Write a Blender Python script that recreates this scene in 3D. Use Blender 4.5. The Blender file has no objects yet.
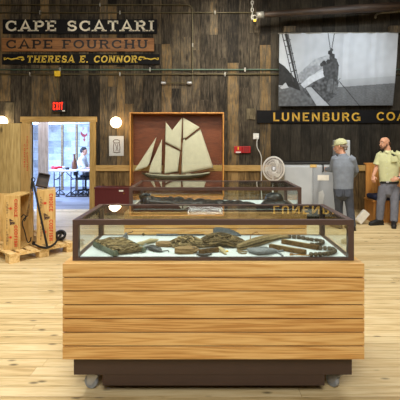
import bpy, bmesh, math, random
from mathutils import Vector, Matrix
C = bpy.context.scene.collection
random.seed(7)
PI = math.pi

# ------------------------------------------------------------------ camera, world, lights
H = 1.62                      # eye height
F = 420.0                     # focal length in pixels of a 400 px frame
CX, CY = 205.0, 142.0         # principal point


def P(px, py, Y):
    "point at depth Y that the photograph shows at pixel px, py"
    return Vector(((px - CX) / F * Y, Y, H - (py - CY) / F * Y))


def PF(px, py, z):
    "point at height z that the photograph shows at pixel px, py (below the horizon)"
    Y = F * (H - z) / (py - CY)
    return Vector(((px - CX) / F * Y, Y, z))


cd = bpy.data.cameras.new('camera')
cam = bpy.data.objects.new('camera', cd)
C.objects.link(cam)
cam.location = (0, 0, H)
cam.rotation_euler = (PI / 2, 0, 0)
cd.sensor_width = 36
cd.lens = 36 * F / 400
cd.shift_x = (200 - CX) / 400
cd.shift_y = (CY - 200) / 400
cd.clip_start = 0.05
bpy.context.scene.camera = cam

w = bpy.data.worlds.new('daylight')
bpy.context.scene.world = w
w.use_nodes = True
bg = w.node_tree.nodes['Background']
bg.inputs[0].default_value = (0.42, 0.6, 1.0, 1)
bg.inputs[1].default_value = 2.0


def area(name, loc, target, power, size, col=(1, 0.955, 0.87), size_y=None, spread=None):
    l = bpy.data.lights.new(name, 'AREA')
    l.energy = power
    l.color = col
    l.size = size
    if size_y:
        l.shape = 'RECTANGLE'
        l.size_y = size_y
    if spread:
        l.spread = spread
    o = bpy.data.objects.new(name, l)
    C.objects.link(o)
    o.location = loc
    d = Vector(target) - Vector(loc)
    o.rotation_euler = d.to_track_quat('-Z', 'Y').to_euler()
    return o


def spot(name, loc, target, power, angle, blend=0.7, col=(1, 0.93, 0.80), r=0.12):
    l = bpy.data.lights.new(name, 'SPOT')
    l.energy = power
    l.color = col
    l.spot_size = math.radians(angle)
    l.spot_blend = blend
    l.shadow_soft_size = r
    o = bpy.data.objects.new(name, l)
    C.objects.link(o)
    o.location = loc
    d = Vector(target) - Vector(loc)
    o.rotation_euler = d.to_track_quat('-Z', 'Y').to_euler()
    return o


area('ceiling_light_front', (0.2, -1.6, 4.7), (0.1, 2.6, 0.3), 275, 2.2)
area('ceiling_light_middle', (-0.6, 3.9, 5.0), (-0.8, 4.6, 0), 150, 2.4)
area('ceiling_light_left', (-3.0, 3.6, 5.0), (-2.4, 4.6, 0), 180, 1.6)
area('ceiling_light_right', (3.0, 5.2, 5.0), (3.1, 6.6, 0), 150, 1.8)
spot('track_light_wall', (0.6, 7.2, 5.0), (0.5, 10, 3.6), 640, 66, 1.0)
spot('track_light_sails', (-0.9, 6.8, 5.0), (-0.6, 9.7, 1.6), 420, 40, 0.9)
spot('track_light_men', (3.0, 5.6, 5.0), (3.0, 8.4, 0.8), 420, 48, 0.9)
spot('track_light_banner', (3.1, 6.6, 5.0), (3.2, 10, 3.3), 320, 55, 0.9, col=(0.82, 0.92, 1))
spot('track_light_names', (-2.6, 6.8, 5.0), (-2.4, 10, 3.3), 95, 60, 1.0)
area('daylight_back_room', (-5.6, 12.6, 2.2), (-3.4, 12.6, 0.7), 420, 1.3, (0.32, 0.52, 1.0), 1.6)
area('ceiling_light_back_room', (-3.6, 12.0, 3.3), (-3.6, 12.6, 0), 60, 1.2, (0.5, 0.66, 1.0))
area('fill_light_screen', (-3.9, 10.7, 3.3), (-4.4, 11.6, 1.2), 55, 0.6, (0.95, 0.9, 1.0))  # unseen fill lamp, added to brighten the white boarded screen

vs = bpy.context.scene.view_settings
vs.view_transform = 'Standard'
vs.look = 'None'
vs.gamma = 1
vs.use_curve_mapping = False
vs.exposure = 0.0


# ------------------------------------------------------------------ materials
def srgb(r, g, b):
    f = lambda c: ((c / 255 + 0.055) / 1.055) ** 2.4 if c > 10 else c / 255 / 12.92
    return (f(r), f(g), f(b), 1)


def newmat(name):
    m = bpy.data.materials.new(name)
    m.use_nodes = True
    nt = m.node_tree
    return m, nt, nt.nodes['Principled BSDF']


def plain(name, col, rough=0.5, metal=0.0, var=0.12, scale=30.0, emit=None, estr=0, bump=0.0, spec=None, island=0.0):
    m, nt, b = newmat(name)
    N = nt.nodes
    L = nt.links
    tc = N.new('ShaderNodeTexCoord')
    nz = N.new('ShaderNodeTexNoise')
    nz.inputs['Scale'].default_value = scale
    nz.inputs['Detail'].default_value = 4
    L.new(tc.outputs['Object'], nz.inputs['Vector'])
    mp = N.new('ShaderNodeMapRange')
    mp.inputs[1].default_value = 0.3
    mp.inputs[2].default_value = 0.7
    mp.inputs[3].default_value = 1 - var
    mp.inputs[4].default_value = 1 + var
    L.new(nz.outputs['Fac'], mp.inputs[0])
    mx = N.new('ShaderNodeVectorMath')
    mx.operation = 'SCALE'
    mx.inputs[0].default_value = col[:3]
    fac = mp.outputs[0]
    if island:
        ge = N.new('ShaderNodeNewGeometry')
        im = N.new('ShaderNodeMapRange')
        im.inputs[3].default_value = 1 - island
        im.inputs[4].default_value = 1 + island
        L.new(ge.outputs['Random Per Island'], im.inputs[0])
        pm = N.new('ShaderNodeMath')
        pm.operation = 'MULTIPLY'
        L.new(fac, pm.inputs[0])
        L.new(im.outputs[0], pm.inputs[1])
        fac = pm.outputs[0]
    L.new(fac, mx.inputs['Scale'])
    L.new(mx.outputs[0], b.inputs['Base Color'])
    b.inputs['Roughness'].default_value = rough
    b.inputs['Metallic'].default_value = metal
    if spec is not None:
        b.inputs['Specular IOR Level'].default_value = spec
    if emit:
        b.inputs['Emission Color'].default_value = emit
        b.inputs['Emission Strength'].default_value = estr
    if bump:
        bp = N.new('ShaderNodeBump')
        bp.inputs['Strength'].default_value = bump
        bp.inputs['Distance'].default_value = 0.01
        L.new(nz.outputs['Fac'], bp.inputs['Height'])
        L.new(bp.outputs[0], b.inputs['Normal'])
    return m


def wood(name, cols, axis='X', scale=6.0, stretch=0.12, rough=0.5, island=0.5, rings=9.0, knots=0.0, grime=0.0,
         grain=0.35, spec=0.5, coat=0.0, ksz=0.11):
    """procedural wood: contour grain along an axis, tint per board, optional knots and worn patches"""
    m, nt, b = newmat(name)
    N = nt.nodes
    L = nt.links
    tc = N.new('ShaderNodeTexCoord')
    geo = N.new('ShaderNodeNewGeometry')
    off = N.new('ShaderNodeVectorMath')
    off.operation = 'MULTIPLY_ADD'
    off.inputs[1].default_value = (1, 1, 1)
    comb = N.new('ShaderNodeVectorMath')
    comb.operation = 'SCALE'
    comb.inputs[0].default_value = (37.0, 23.0, 51.0)
    L.new(geo.outputs['Random Per Island'], comb.inputs['Scale'])
    L.new(tc.outputs['Object'], off.inputs[0])
    L.new(comb.outputs[0], off.inputs[2])
    sc = N.new('ShaderNodeVectorMath')
    sc.operation = 'MULTIPLY'
    v = [1.0, 1.0, 1.0]
    v['XYZ'.index(axis)] = stretch
    sc.inputs[1].default_value = v
    L.new(off.outputs[0], sc.inputs[0])
    n1 = N.new('ShaderNodeTexNoise')
    n1.inputs['Scale'].default_value = scale
    n1.inputs['Detail'].default_value = 2
    L.new(sc.outputs[0], n1.inputs['Vector'])
    mul = N.new('ShaderNodeMath')
    mul.operation = 'MULTIPLY'
    mul.inputs[1].default_value = rings * 6.28
    L.new(n1.outputs['Fac'], mul.inputs[0])
    sn = N.new('ShaderNodeMath')
    sn.operation = 'SINE'
    L.new(mul.outputs[0], sn.inputs[0])
    n2 = N.new('ShaderNodeTexNoise')
    n2.inputs['Scale'].default_value = scale * 9
    n2.inputs['Detail'].default_value = 5
    L.new(sc.outputs[0], n2.inputs['Vector'])
    # grain factor
    g = N.new('ShaderNodeMath')
    g.operation = 'MULTIPLY_ADD'
    g.inputs[1].default_value = grain * 0.5
    g.inputs[2].default_value = 0.0
    L.new(sn.outputs[0], g.inputs[0])
    g2 = N.new('ShaderNodeMath')
    g2.operation = 'ADD'
    L.new(g.outputs[0], g2.inputs[0])
    L.new(n2.outputs['Fac'], g2.inputs[1])
    isl = N.new('ShaderNodeMath')
    isl.operation = 'MULTIPLY_ADD'
    isl.inputs[1].default_value = island
    isl.inputs[2].default_value = -island * 0.5
    L.new(geo.outputs['Random Per Island'], isl.inputs[0])
    g3 = N.new('ShaderNodeMath')
    g3.operation = 'ADD'
    L.new(g2.outputs[0], g3.inputs[0])
    L.new(isl.outputs[0], g3.inputs[1])
    rp = N.new('ShaderNodeValToRGB')
    el = rp.color_ramp.elements
    el[0].position = 0.18
    el[0].color = cols[0]
    el[1].position = 0.85
    el[1].color = cols[-1]
    for i, c in enumerate(cols[1:-1]):
        e = el.new(0.18 + 0.67 * (i + 1) / (len(cols) - 1))
        e.color = c
    L.new(g3.outputs[0], rp.inputs[0])
    out = rp.outputs[0]
    if grime:
        n3 = N.new('ShaderNodeTexNoise')
        n3.inputs['Scale'].default_value = 1.6
        n3.inputs['Detail'].default_value = 7
        n3.inputs['Roughness'].default_value = 0.65
        L.new(off.outputs[0], n3.inputs['Vector'])
        mr = N.new('ShaderNodeMapRange')
        mr.inputs[1].default_value = 0.35
        mr.inputs[2].default_value = 0.65
        mr.inputs[3].default_value = 1 - grime
        mr.inputs[4].default_value = 1 + grime
        L.new(n3.outputs['Fac'], mr.inputs[0])
        sc2 = N.new('ShaderNodeVectorMath')
        sc2.operation = 'SCALE'
        L.new(out, sc2.inputs[0])
        L.new(mr.outputs[0], sc2.inputs['Scale'])
        out = sc2.outputs[0]
    if knots:
        vk = N.new('ShaderNodeVectorMath')
        vk.operation = 'MULTIPLY'
        kv = [1.0, 1.0, 1.0]
        kv['XYZ'.index(axis)] = 0.42
        vk.inputs[1].default_value = kv
        L.new(off.outputs[0], vk.inputs[0])
        vo = N.new('ShaderNodeTexVoronoi')
        vo.inputs['Scale'].default_value = knots
        L.new(vk.outputs[0], vo.inputs['Vector'])
        km = N.new('ShaderNodeMapRange')
        km.inputs[1].default_value = ksz * 0.35
        km.inputs[2].default_value = ksz
        km.inputs[3].default_value = 0.8
        km.inputs[4].default_value = 0.0
        L.new(vo.outputs['Distance'], km.inputs[0])
        mk = N.new('ShaderNodeMix')
        mk.data_type = 'RGBA'
        L.new(km.outputs[0], mk.inputs[0])
        L.new(out, mk.inputs[6])
        mk.inputs[7].default_value = tuple(c * 0.16 for c in cols[0][:3]) + (1,)
        out = mk.outputs[2]
    L.new(out, b.inputs['Base Color'])
    b.inputs['Roughness'].default_value = rough
    b.inputs['Specular IOR Level'].default_value = spec
    b.inputs['Coat Weight'].default_value = coat
    bp = N.new('ShaderNodeBump')
    bp.inputs['Strength'].default_value = 0.12
    bp.inputs['Distance'].default_value = 0.01
    L.new(n2.outputs['Fac'], bp.inputs['Height'])
    L.new(bp.outputs[0], b.inputs['Normal'])
    return m


def glassmat(name, tint=(0.97, 1.0, 0.985, 1)):
    "clear pane: Schlick reflection over see-through glass"
    m = bpy.data.materials.new(name)
    m.use_nodes = True
    nt = m.node_tree
    N = nt.nodes
    L = nt.links
    N.remove(N['Principled BSDF'])
    lw = N.new('ShaderNodeLayerWeight')
    lw.inputs[0].default_value = 0.5
    pw = N.new('ShaderNodeMath')
    pw.operation = 'POWER'
    pw.inputs[1].default_value = 5
    L.new(lw.outputs['Facing'], pw.inputs[0])
    ma = N.new('ShaderNodeMath')
    ma.operation = 'MULTIPLY_ADD'
    ma.inputs[1].default_value = 0.96
    ma.inputs[2].default_value = 0.035
    L.new(pw.outputs[0], ma.inputs[0])
    tr = N.new('ShaderNodeBsdfTransparent')
    tr.inputs[0].default_value = tint
    gl = N.new('ShaderNodeBsdfGlossy')
    gl.inputs['Roughness'].default_value = 0.0
    mx = N.new('ShaderNodeMixShader')
    L.new(ma.outputs[0], mx.inputs[0])
    L.new(tr.outputs[0], mx.inputs[1])
    L.new(gl.outputs[0], mx.inputs[2])
    L.new(mx.outputs[0], N['Material Output'].inputs[0])
    return m


def printmat(name, rough=0.8):
    "ink printed on the surface, stored per point"
    m, nt, b = newmat(name)
    a = nt.nodes.new('ShaderNodeAttribute')
    a.attribute_name = 'ink'
    nt.links.new(a.outputs['Color'], b.inputs['Base Color'])
    b.inputs['Roughness'].default_value = rough
    return m


M = {}
M['oak'] = wood('oak_boards', [srgb(190, 138, 74), srgb(217, 171, 104), srgb(231, 192, 128)], 'X', 14.0, 0.04, 0.42, 0.26, 9.0, grain=0.42)
M['oakdark'] = wood('oak_case_back', [srgb(150, 92, 40), srgb(190, 128, 62), srgb(206, 148, 80)], 'X', 5.0, 0.10, 0.45, 0.2, 7.0, grain=0.5)
M['floor'] = wood('pine_floor', [srgb(184, 158, 110), srgb(212, 188, 140), srgb(228, 209, 166)], 'X', 9.0, 0.07, 0.5, 0.34, 5.0, knots=9.0, grain=0.24, spec=0.4, ksz=0.17)
M['floorgrey'] = wood('grey_floor', [srgb(104, 102, 106), srgb(130, 128, 132), srgb(150, 148, 150)], 'X', 4.0, 0.12, 0.4, 0.4, 5.0, grain=0.2)
M['barn'] = wood('weathered_boards', [srgb(33, 30, 26), srgb(62, 55, 45), srgb(82, 74, 61), srgb(112, 92, 62)], 'Z', 7.0, 0.10, 0.8, 0.62, 6.0, knots=2.2, grime=0.5, grain=0.2, spec=0.2)
M['barndark'] = wood('dark_boards', [srgb(34, 32, 28), srgb(50, 46, 39), srgb(66, 60, 51)], 'Z', 7.0, 0.10, 0.8, 0.4, 6.0, knots=1.6, grime=0.35, grain=0.2, spec=0.2)
M['wains'] = wood('wainscot_boards', [srgb(70, 54, 34), srgb(112, 90, 56), srgb(150, 122, 78)], 'Z', 7.0, 0.10, 0.7, 0.7, 6.0, knots=2.5, grime=0.25, grain=0.2, spec=0.25)
M['trim'] = wood('pine_trim', [srgb(146, 116, 62), srgb(178, 146, 86), srgb(192, 162, 104)], 'Z', 7.0, 0.10, 0.6, 0.2, 5.0, knots=3, grain=0.2, spec=0.3)
M['trimx'] = wood('pine_rail', [srgb(156, 122, 66), srgb(188, 154, 94), srgb(202, 170, 112)], 'X', 7.0, 0.10, 0.6, 0.2, 5.0, knots=2.0, grain=0.2, spec=0.3)
M['crate'] = wood('crate_pine', [srgb(172, 134, 74), srgb(204, 168, 104), srgb(218, 186, 126)], 'Z', 7.0, 0.12, 0.6, 0.3, 6.0, knots=2.5, grain=0.2, spec=0.3)
M['crategrey'] = wood('crate_boards_aged', [srgb(122, 102, 60), srgb(152, 130, 82), srgb(172, 150, 100)], 'Z', 7.0, 0.10, 0.7, 0.3, 6.0, knots=4, grain=0.2, spec=0.25)
M['pallet'] = wood('pallet_wood', [srgb(188, 148, 86), srgb(220, 186, 124), srgb(236, 208, 154)], 'X', 7.0, 0.2, 0.7, 0.3, 6.0, spec=0.3)
M['bench'] = wood('bench_pine', [srgb(146, 92, 38), srgb(180, 122, 58), srgb(198, 142, 74)], 'Z', 6.0, 0.10, 0.45, 0.2, 6.0, grain=0.2)
M['mahog'] = wood('case_backboard', [srgb(92, 42, 22), srgb(124, 60, 32), srgb(140, 74, 42)], 'X', 4.0, 0.2, 0.5, 0.0, 4.0, grain=0.15)
M['goldwood'] = wood('case_frame_wood', [srgb(168, 108, 44), srgb(206, 144, 66), srgb(222, 164, 86)], 'Z', 7.0, 0.1, 0.4, 0.1, 4.0)
M['whitewood'] = wood('white_boards', [srgb(176, 180, 184), srgb(206, 210, 214), srgb(226, 230, 234)], 'X', 6.0, 0.3, 0.7, 0.6, 5.0, grime=0.25, grain=0.15)
M['whitewoodz'] = wood('white_door_boards', [srgb(176, 164, 152), srgb(206, 196, 184), srgb(222, 214, 204)], 'Z', 6.0, 0.12, 0.7, 0.4, 5.0, grime=0.1)
M['traywood'] = wood('tray_wood', [srgb(28, 18, 12), srgb(44, 30, 20), srgb(58, 40, 26)], 'X', 7.0, 0.1, 0.55, 0.2, 5.0)
M['darkwood'] = wood('dark_wood', [srgb(40, 26, 18), srgb(66, 44, 30), srgb(84, 58, 40)], 'X', 7.0, 0.1, 0.55, 0.2, 5.0)
M['driftwood'] = wood('old_float_wood', [srgb(84, 66, 44), srgb(126, 102, 70), srgb(150, 124, 88)], 'X', 14.0, 0.2, 0.8, 0.4, 5.0, spec=0.2)
M['driftdark'] = wood('old_board_wood', [srgb(62, 44, 24), srgb(98, 72, 42), srgb(118, 90, 56)], 'X', 14.0, 0.15, 0.7, 0.3, 5.0, spec=0.2)
M['greenwood'] = wood('green_painted_wood', [srgb(50, 62, 50), srgb(84, 98, 84), srgb(110, 122, 106)], 'X', 16.0, 0.2, 0.6, 0.3, 4.0)
M['frame'] = plain('brown_metal', srgb(84, 66, 61), 0.34, 0.0, 0.04)
M['plinth'] = plain('dark_brown_paint', srgb(66, 50, 44), 0.5, 0, 0.05, 8)
M['glass'] = glassmat('vitrine_glass')
M['bed'] = plain('white_board', srgb(206, 214, 216), 0.7, 0, 0.02)
M['black'] = plain('black_paint', srgb(20, 20, 22), 0.55, 0, 0.15)
M['iron'] = plain('black_iron', srgb(26, 25, 25), 0.5, 0.3, 0.2)
M['steel'] = plain('zinc_steel', srgb(176, 178, 182), 0.35, 0.35, 0.08)
M['castergrey'] = plain('grey_rubber', srgb(146, 152, 160), 0.5, 0, 0.1)
M['rope'] = plain('tan_twine', srgb(132, 114, 80), 0.9, 0, 0.3, 50, bump=0.5, island=0.75)
M['ropedark'] = plain('brown_twine', srgb(100, 84, 55), 0.9, 0, 0.3, 50, bump=0.5, island=0.85)
M['lead'] = plain('grey_lead', srgb(104, 112, 120), 0.45, 0.3, 0.25, 40, bump=0.4)
M['leaddark'] = plain('dark_lead', srgb(62, 66, 70), 0.5, 0.3, 0.25, 40)
M['float'] = plain('blackened_floats', srgb(78, 68, 54), 0.75, 0, 0.3, 40, bump=0.4)
M['brass'] = plain('aged_brass', srgb(150, 104, 44), 0.4, 0.7, 0.15)
M['netgrey'] = plain('grey_net', srgb(124, 130, 136), 0.85, 0, 0.3, 90, bump=0.8)
M['whitep'] = plain('white_plastic', srgb(226, 226, 222), 0.4, 0, 0.03)
M['fangrille'] = plain('white_fan_wire', srgb(214, 210, 206), 0.4, 0, 0.03)
M['paper'] = plain('white_card', srgb(226, 222, 212), 0.8, 0, 0.04)
M['papergrey'] = plain('grey_paper', srgb(190, 194, 196), 0.8, 0, 0.05)
M['red'] = plain('red_enamel', srgb(176, 22, 26), 0.4, 0, 0.06)
M['redcloth'] = plain('red_cloth', srgb(186, 26, 36), 0.9, 0, 0.15)
M['darkred'] = plain('dark_red_paint', srgb(84, 20, 24), 0.45, 0, 0.12)
M['yellow'] = plain('yellow_plastic', srgb(222, 184, 30), 0.5, 0, 0.05)
M['yellowpaint'] = plain('yellow_letter_paint', srgb(214, 182, 62), 0.6, 0, 0.12)
M['goldpaint'] = plain('gold_letter_paint', srgb(206, 162, 52), 0.55, 0, 0.12)
M['whitepaint'] = plain('white_letter_paint', srgb(226, 220, 200), 0.65, 0, 0.15)
M['blackpaint'] = plain('black_letter_paint', srgb(12, 10, 9), 0.6, 0, 0.15)
M['signblack'] = plain('black_sign_board', srgb(15, 15, 17), 0.7, 0, 0.2, 8, spec=0.2)
M['signbrown'] = wood('brown_sign_board', [srgb(112, 72, 36), srgb(140, 94, 50), srgb(154, 108, 62)], 'X', 6.0, 0.1, 0.65, 0.1, 4.0, grime=0.15)
M['pipe'] = plain('painted_conduit', srgb(88, 80, 54), 0.5, 0.1, 0.1)
M['pipegreen'] = plain('copper_green_pipe', srgb(92, 112, 98), 0.5, 0.2, 0.15)
M['redink'] = plain('red_stencil_ink', srgb(204, 62, 34), 0.8, 0, 0.15)
M['darkink'] = plain('dark_stencil_ink', srgb(84, 62, 50), 0.8, 0, 0.15)
M['lamp'] = plain('lit_globe', srgb(255, 240, 214), 0.4, 0, 0, emit=srgb(255, 226, 180), estr=9)
M['exit'] = plain('lit_exit_letters', srgb(255, 40, 30), 0.4, 0, 0, emit=(1, 0.035, 0.01, 1), estr=1.6)
M['cabinet'] = plain('grey_cabinet_metal', srgb(176, 182, 188), 0.42, 0.1, 0.08, 3)
M['cabinetdark'] = plain('grey_door_metal', srgb(156, 162, 170), 0.42, 0.1, 0.08, 3)
M['skin'] = plain('skin', srgb(200, 150, 124), 0.55, 0, 0.05)
M['skinw'] = plain('skin_ruddy', srgb(196, 146, 118), 0.55, 0, 0.05)
M['hair'] = plain('brown_hair', srgb(92, 64, 46), 0.8, 0, 0.2, 80)
M['hairgrey'] = plain('grey_hair', srgb(120, 108, 98), 0.8, 0, 0.2, 80)
M['hairblack'] = plain('black_hair', srgb(24, 20, 20), 0.7, 0, 0.2, 80)
M['polo'] = plain('yellow_green_cotton', srgb(192, 194, 150), 0.9, 0, 0.08, 14, bump=0.5)
M['shirtgrey'] = plain('blue_grey_cotton', srgb(118, 126, 138), 0.9, 0, 0.1, 14, bump=0.6)
M['jeans'] = plain('grey_denim', srgb(104, 106, 116), 0.9, 0, 0.15, 14, bump=0.8)
M['jeansdark'] = plain('dark_denim', srgb(64, 69, 80), 0.9, 0, 0.18, 14, bump=0.8)
M['cap'] = plain('sage_cap_cloth', srgb(178, 180, 142), 0.9, 0, 0.08)
M['bluecushion'] = plain('navy_cushion_cloth', srgb(36, 44, 76), 0.9, 0, 0.1)
M['oilskin'] = plain('black_oilskin', srgb(34, 35, 37), 0.42, 0, 0.2, 20, bump=0.6)
M['sail'] = plain('cream_sailcloth', srgb(216, 206, 184), 0.85, 0, 0.05, 12)
M['hull'] = plain('dark_green_hull', srgb(50, 48, 32), 0.5, 0, 0.1)
M['hullwhite'] = plain('white_deck_rail', srgb(196, 188, 166), 0.6, 0, 0.05)
M['spar'] = wood('brown_spars', [srgb(74, 40, 20), srgb(108, 62, 32), srgb(122, 76, 42)], 'Z', 10, 0.1, 0.5, 0.2, 4)
M['boom'] = wood('boom_timber', [srgb(34, 25, 19), srgb(56, 42, 32), srgb(72, 56, 43)], 'X', 6, 0.1, 0.6, 0.1, 4, grime=0.2)
M['galv'] = plain('galvanised_iron', srgb(150, 148, 140), 0.5, 0.4, 0.15)
M['print'] = printmat('photo_print')
M['ceiling'] = plain('ceiling_boards', srgb(70, 60, 50), 0.8, 0, 0.1, 3)
M['sidewall'] = plain('side_wall_boards', srgb(110, 96, 78), 0.8, 0, 0.15, 3)
M['tabletop'] = plain('white_laminate', srgb(226, 226, 226), 0.4, 0, 0.02)
M['tape'] = plain('tan_tape', srgb(206, 172, 104), 0.7, 0, 0.05)
M['lettertan'] = plain('bone_tan', srgb(170, 156, 118), 0.8, 0, 0.15)
M['knobmetal'] = plain('gilt_metal', srgb(190, 156, 80), 0.35, 0.6, 0.05)
M['bluewin'] = plain('window_frame_paint', srgb(200, 206, 214), 0.6, 0, 0.05)


# ------------------------------------------------------------------ geometry helpers
def world_loc(o):
    v = Vector((0, 0, 0))
    while o is not None:
        v = v + Vector(o.location)
        o = o.parent
    return v


class MB:
    def __init__(s):
        s.bm = bmesh.new()

    def face(s, vs, mi=0, smooth=False):
        try:
            f = s.bm.faces.new(vs)
            f.material_index = mi
            f.smooth = smooth
            return f
        except ValueError:
            return None

    def box(s, lo, hi, mi=0, mat=None, bevel=0.0):
        lo, hi = Vector(lo), Vector(hi)
        pts = [Vector((x, y, z)) for x in (lo.x, hi.x) for y in (lo.y, hi.y) for z in (lo.z, hi.z)]
        if mat:
            pts = [mat @ p for p in pts]
        v = [s.bm.verts.new(p) for p in pts]
        fs = []
        for q in ((0, 1, 3, 2), (4, 6, 7, 5), (0, 4, 5, 1), (2, 3, 7, 6), (0, 2, 6, 4), (1, 5, 7, 3)):
            fs.append(s.face([v[i] for i in q], mi))
        if bevel:
            es = list({e for f in fs for e in f.edges})
            bmesh.ops.bevel(s.bm, geom=es, offset=bevel, segments=2, affect='EDGES', profile=0.5)
        return s

    def limb(s, pts, rads, seg=10, side=None, mi=0, cap='round', smooth=True, closed=False):
        """tube along pts; each radius is a number or (across, along-depth); side = reference axis for 'across'"""
        pts = [Vector(p) for p in pts]
        n = len(pts)
        if not isinstance(rads, (list, tuple)) or (len(rads) == 2 and n != 2 and not isinstance(rads[0], (list, tuple))):
            rads = [rads] * n
        rr = [(r, r) if not isinstance(r, (list, tuple)) else tuple(r) for r in rads]
        tang = []
        for i in range(n):
            if closed:
                a, b = pts[(i - 1) % n], pts[(i + 1) % n]
            else:
                a, b = pts[max(i - 1, 0)], pts[min(i + 1, n - 1)]
            t = (b - a)
            tang.append(t.normalized() if t.length > 1e-9 else Vector((0, 0, 1)))
        P_, R_, T_ = list(pts), list(rr), list(tang)
        if cap == 'round' and not closed:
            def ext(i, sgn):
                out = []
                for k in (0.5, 0.85, 0.98):
                    f = math.sqrt(max(0, 1 - k * k))
                    m_ = min(rr[i])
                    out.append((pts[i] + tang[i] * sgn * m_ * k, (rr[i][0] * f, rr[i][1] * f), tang[i]))
                return out
            a = ext(0, -1)[::-1]
            b = ext(n - 1, 1)
            P_ = [q[0] for q in a] + P_ + [q[0] for q in b]
            R_ = [q[1] for q in a] + R_ + [q[1] for q in b]
            T_ = [q[2] for q in a] + T_ + [q[2] for q in b]
        u = Vector(side) if side is not None else (Vector((1, 0, 0)) if abs(T_[0].x) < 0.8 else Vector((0, 1, 0)))
        rings = []
        for p, r, t in zip(P_, R_, T_):
            if side is not None:
                u = Vector(side)
            u = (u - t * u.dot(t))
            if u.length < 1e-6:
                u = t.orthogonal()
            u.normalize()
            wv = t.cross(u)
            rings.append([s.bm.verts.new(p + u * math.cos(2 * PI * k / seg) * r[0] + wv * math.sin(2 * PI * k / seg) * r[1]) for k in range(seg)])
        m = len(rings)
        for i in range(m if closed else m - 1):
            A, B = rings[i], rings[(i + 1) % m]
            for k in range(seg):
                s.face([A[k], A[(k + 1) % seg], B[(k + 1) % seg], B[k]], mi, smooth)
        if not closed:
            s.face(rings[0][::-1], mi)
            s.face(rings[-1], mi)
        return s

    def cyl(s, a, b, r0, r1=None, seg=16, mi=0):
        return s.limb([a, b], [r0, r0 if r1 is None else r1], seg, mi=mi, cap='flat')

    def ball(s, c, r, seg=14, mi=0, axis=(0, 0, 1), side=None):
        "ellipsoid: r = (rx, ry, rz)"
        if not isinstance(r, (list, tuple)):
            r = (r, r, r)
        bm2 = bmesh.new()
        bmesh.ops.create_uvsphere(bm2, u_segments=seg, v_segments=max(6, seg * 2 // 3), radius=1)
        mp = {}
        for v in bm2.verts:
            mp[v.index] = s.bm.verts.new(Vector(c) + Vector((v.co.x * r[0], v.co.y * r[1], v.co.z * r[2])))
        for f in bm2.faces:
            s.face([mp[v.index] for v in f.verts], mi, True)
        bm2.free()
        return s

    def prism(s, poly, d, mi=0):
        "polygon of 3-D points thickened by vector d"
        d = Vector(d)
        a = [s.bm.verts.new(Vector(p)) for p in poly]
        b = [s.bm.verts.new(Vector(p) + d) for p in poly]
        s.face(a[::-1], mi)
        s.face(b, mi)
        n = len(poly)
        for i in range(n):
            s.face([a[i], a[(i + 1) % n], b[(i + 1) % n], b[i]], mi)
        return s

    def lathe(s, prof, c=(0, 0, 0), seg=24, mi=0, mat=None):
        rings = []
        for r, z in prof:
            ring = []
            for k in range(seg):
                p = Vector((r * math.cos(2 * PI * k / seg), r * math.sin(2 * PI * k / seg), z))
                if mat:
                    p = mat @ p
                ring.append(s.bm.verts.new(p + Vector(c)))
            rings.append(ring)
        for A, B in zip(rings, rings[1:]):
            for k in range(seg):
                s.face([A[k], A[(k + 1) % seg], B[(k + 1) % seg], B[k]], mi, True)
        s.face(rings[0][::-1], mi)
        s.face(rings[-1], mi)
        return s

    def transform(s, mat):
        bmesh.ops.transform(s.bm, matrix=mat, verts=s.bm.verts)
        return s

    def build(s, name, mats, parent=None, origin=None, remesh=None, smooth_it=4, fixn=True):
        if fixn:
            bmesh.ops.recalc_face_normals(s.bm, faces=s.bm.faces)
        base = world_loc(parent) if parent is not None else Vector(origin if origin is not None else (0, 0, 0))
        own = Vector((0, 0, 0))
        bmesh.ops.translate(s.bm, vec=-base, verts=s.bm.verts)
        me = bpy.data.meshes.new(name)
        s.bm.to_mesh(me)
        s.bm.free()
        if not isinstance(mats, (list, tuple)):
            mats = [mats]
        o = bpy.data.objects.new(name, me)
        C.objects.link(o)
        if remesh:
            md = o.modifiers.new('r', 'REMESH')
            md.mode = 'VOXEL'
            md.voxel_size = remesh
            md.use_smooth_shade = True
            if smooth_it:
                sm = o.modifiers.new('s', 'SMOOTH')
                sm.factor = 0.5
                sm.iterations = smooth_it
            dg = bpy.context.evaluated_depsgraph_get()
            me2 = bpy.data.meshes.new_from_object(o.evaluated_get(dg))
            o.modifiers.clear()
            o.data = me2
            bpy.data.meshes.remove(me)
            me2.name = name
            me2.materials.clear()
        for m in mats:
            o.data.materials.append(m)
        if parent is not None:
            o.parent = parent
        else:
            o.location = base
        return o


def tag(o, label=None, cat=None, group=None, kind=None):
    if label:
        o['label'] = label
    if cat:
        o['category'] = cat
    if group:
        o['group'] = group
    if kind:
        o['kind'] = kind
    return o


def thing(name, loc, label, cat, group=None):
    o = bpy.data.objects.new(name, None)
    C.objects.link(o)
    o.location = loc
    o.empty_display_size = 0.1
    return tag(o, label, cat, group)


def struct(mb, name, mats, label=None):
    o = mb.build(name, mats)
    o['kind'] = 'structure'
    return o


def copy_tree(o, parent=None):
    c = o.copy()
    C.objects.link(c)
    if parent is not None:
        c.parent = parent
    for ch in list(o.children):
        copy_tree(ch, c)
    return c


# ------------------------------------------------------------------ lettering
def arc(cx, cy, rx, ry, a0, a1, n=12):
    return [(cx + rx * math.cos(math.radians(a0 + (a1 - a0) * i / n)), cy + ry * math.sin(math.radians(a0 + (a1 - a0) * i / n))) for i in range(n + 1)]


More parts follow.
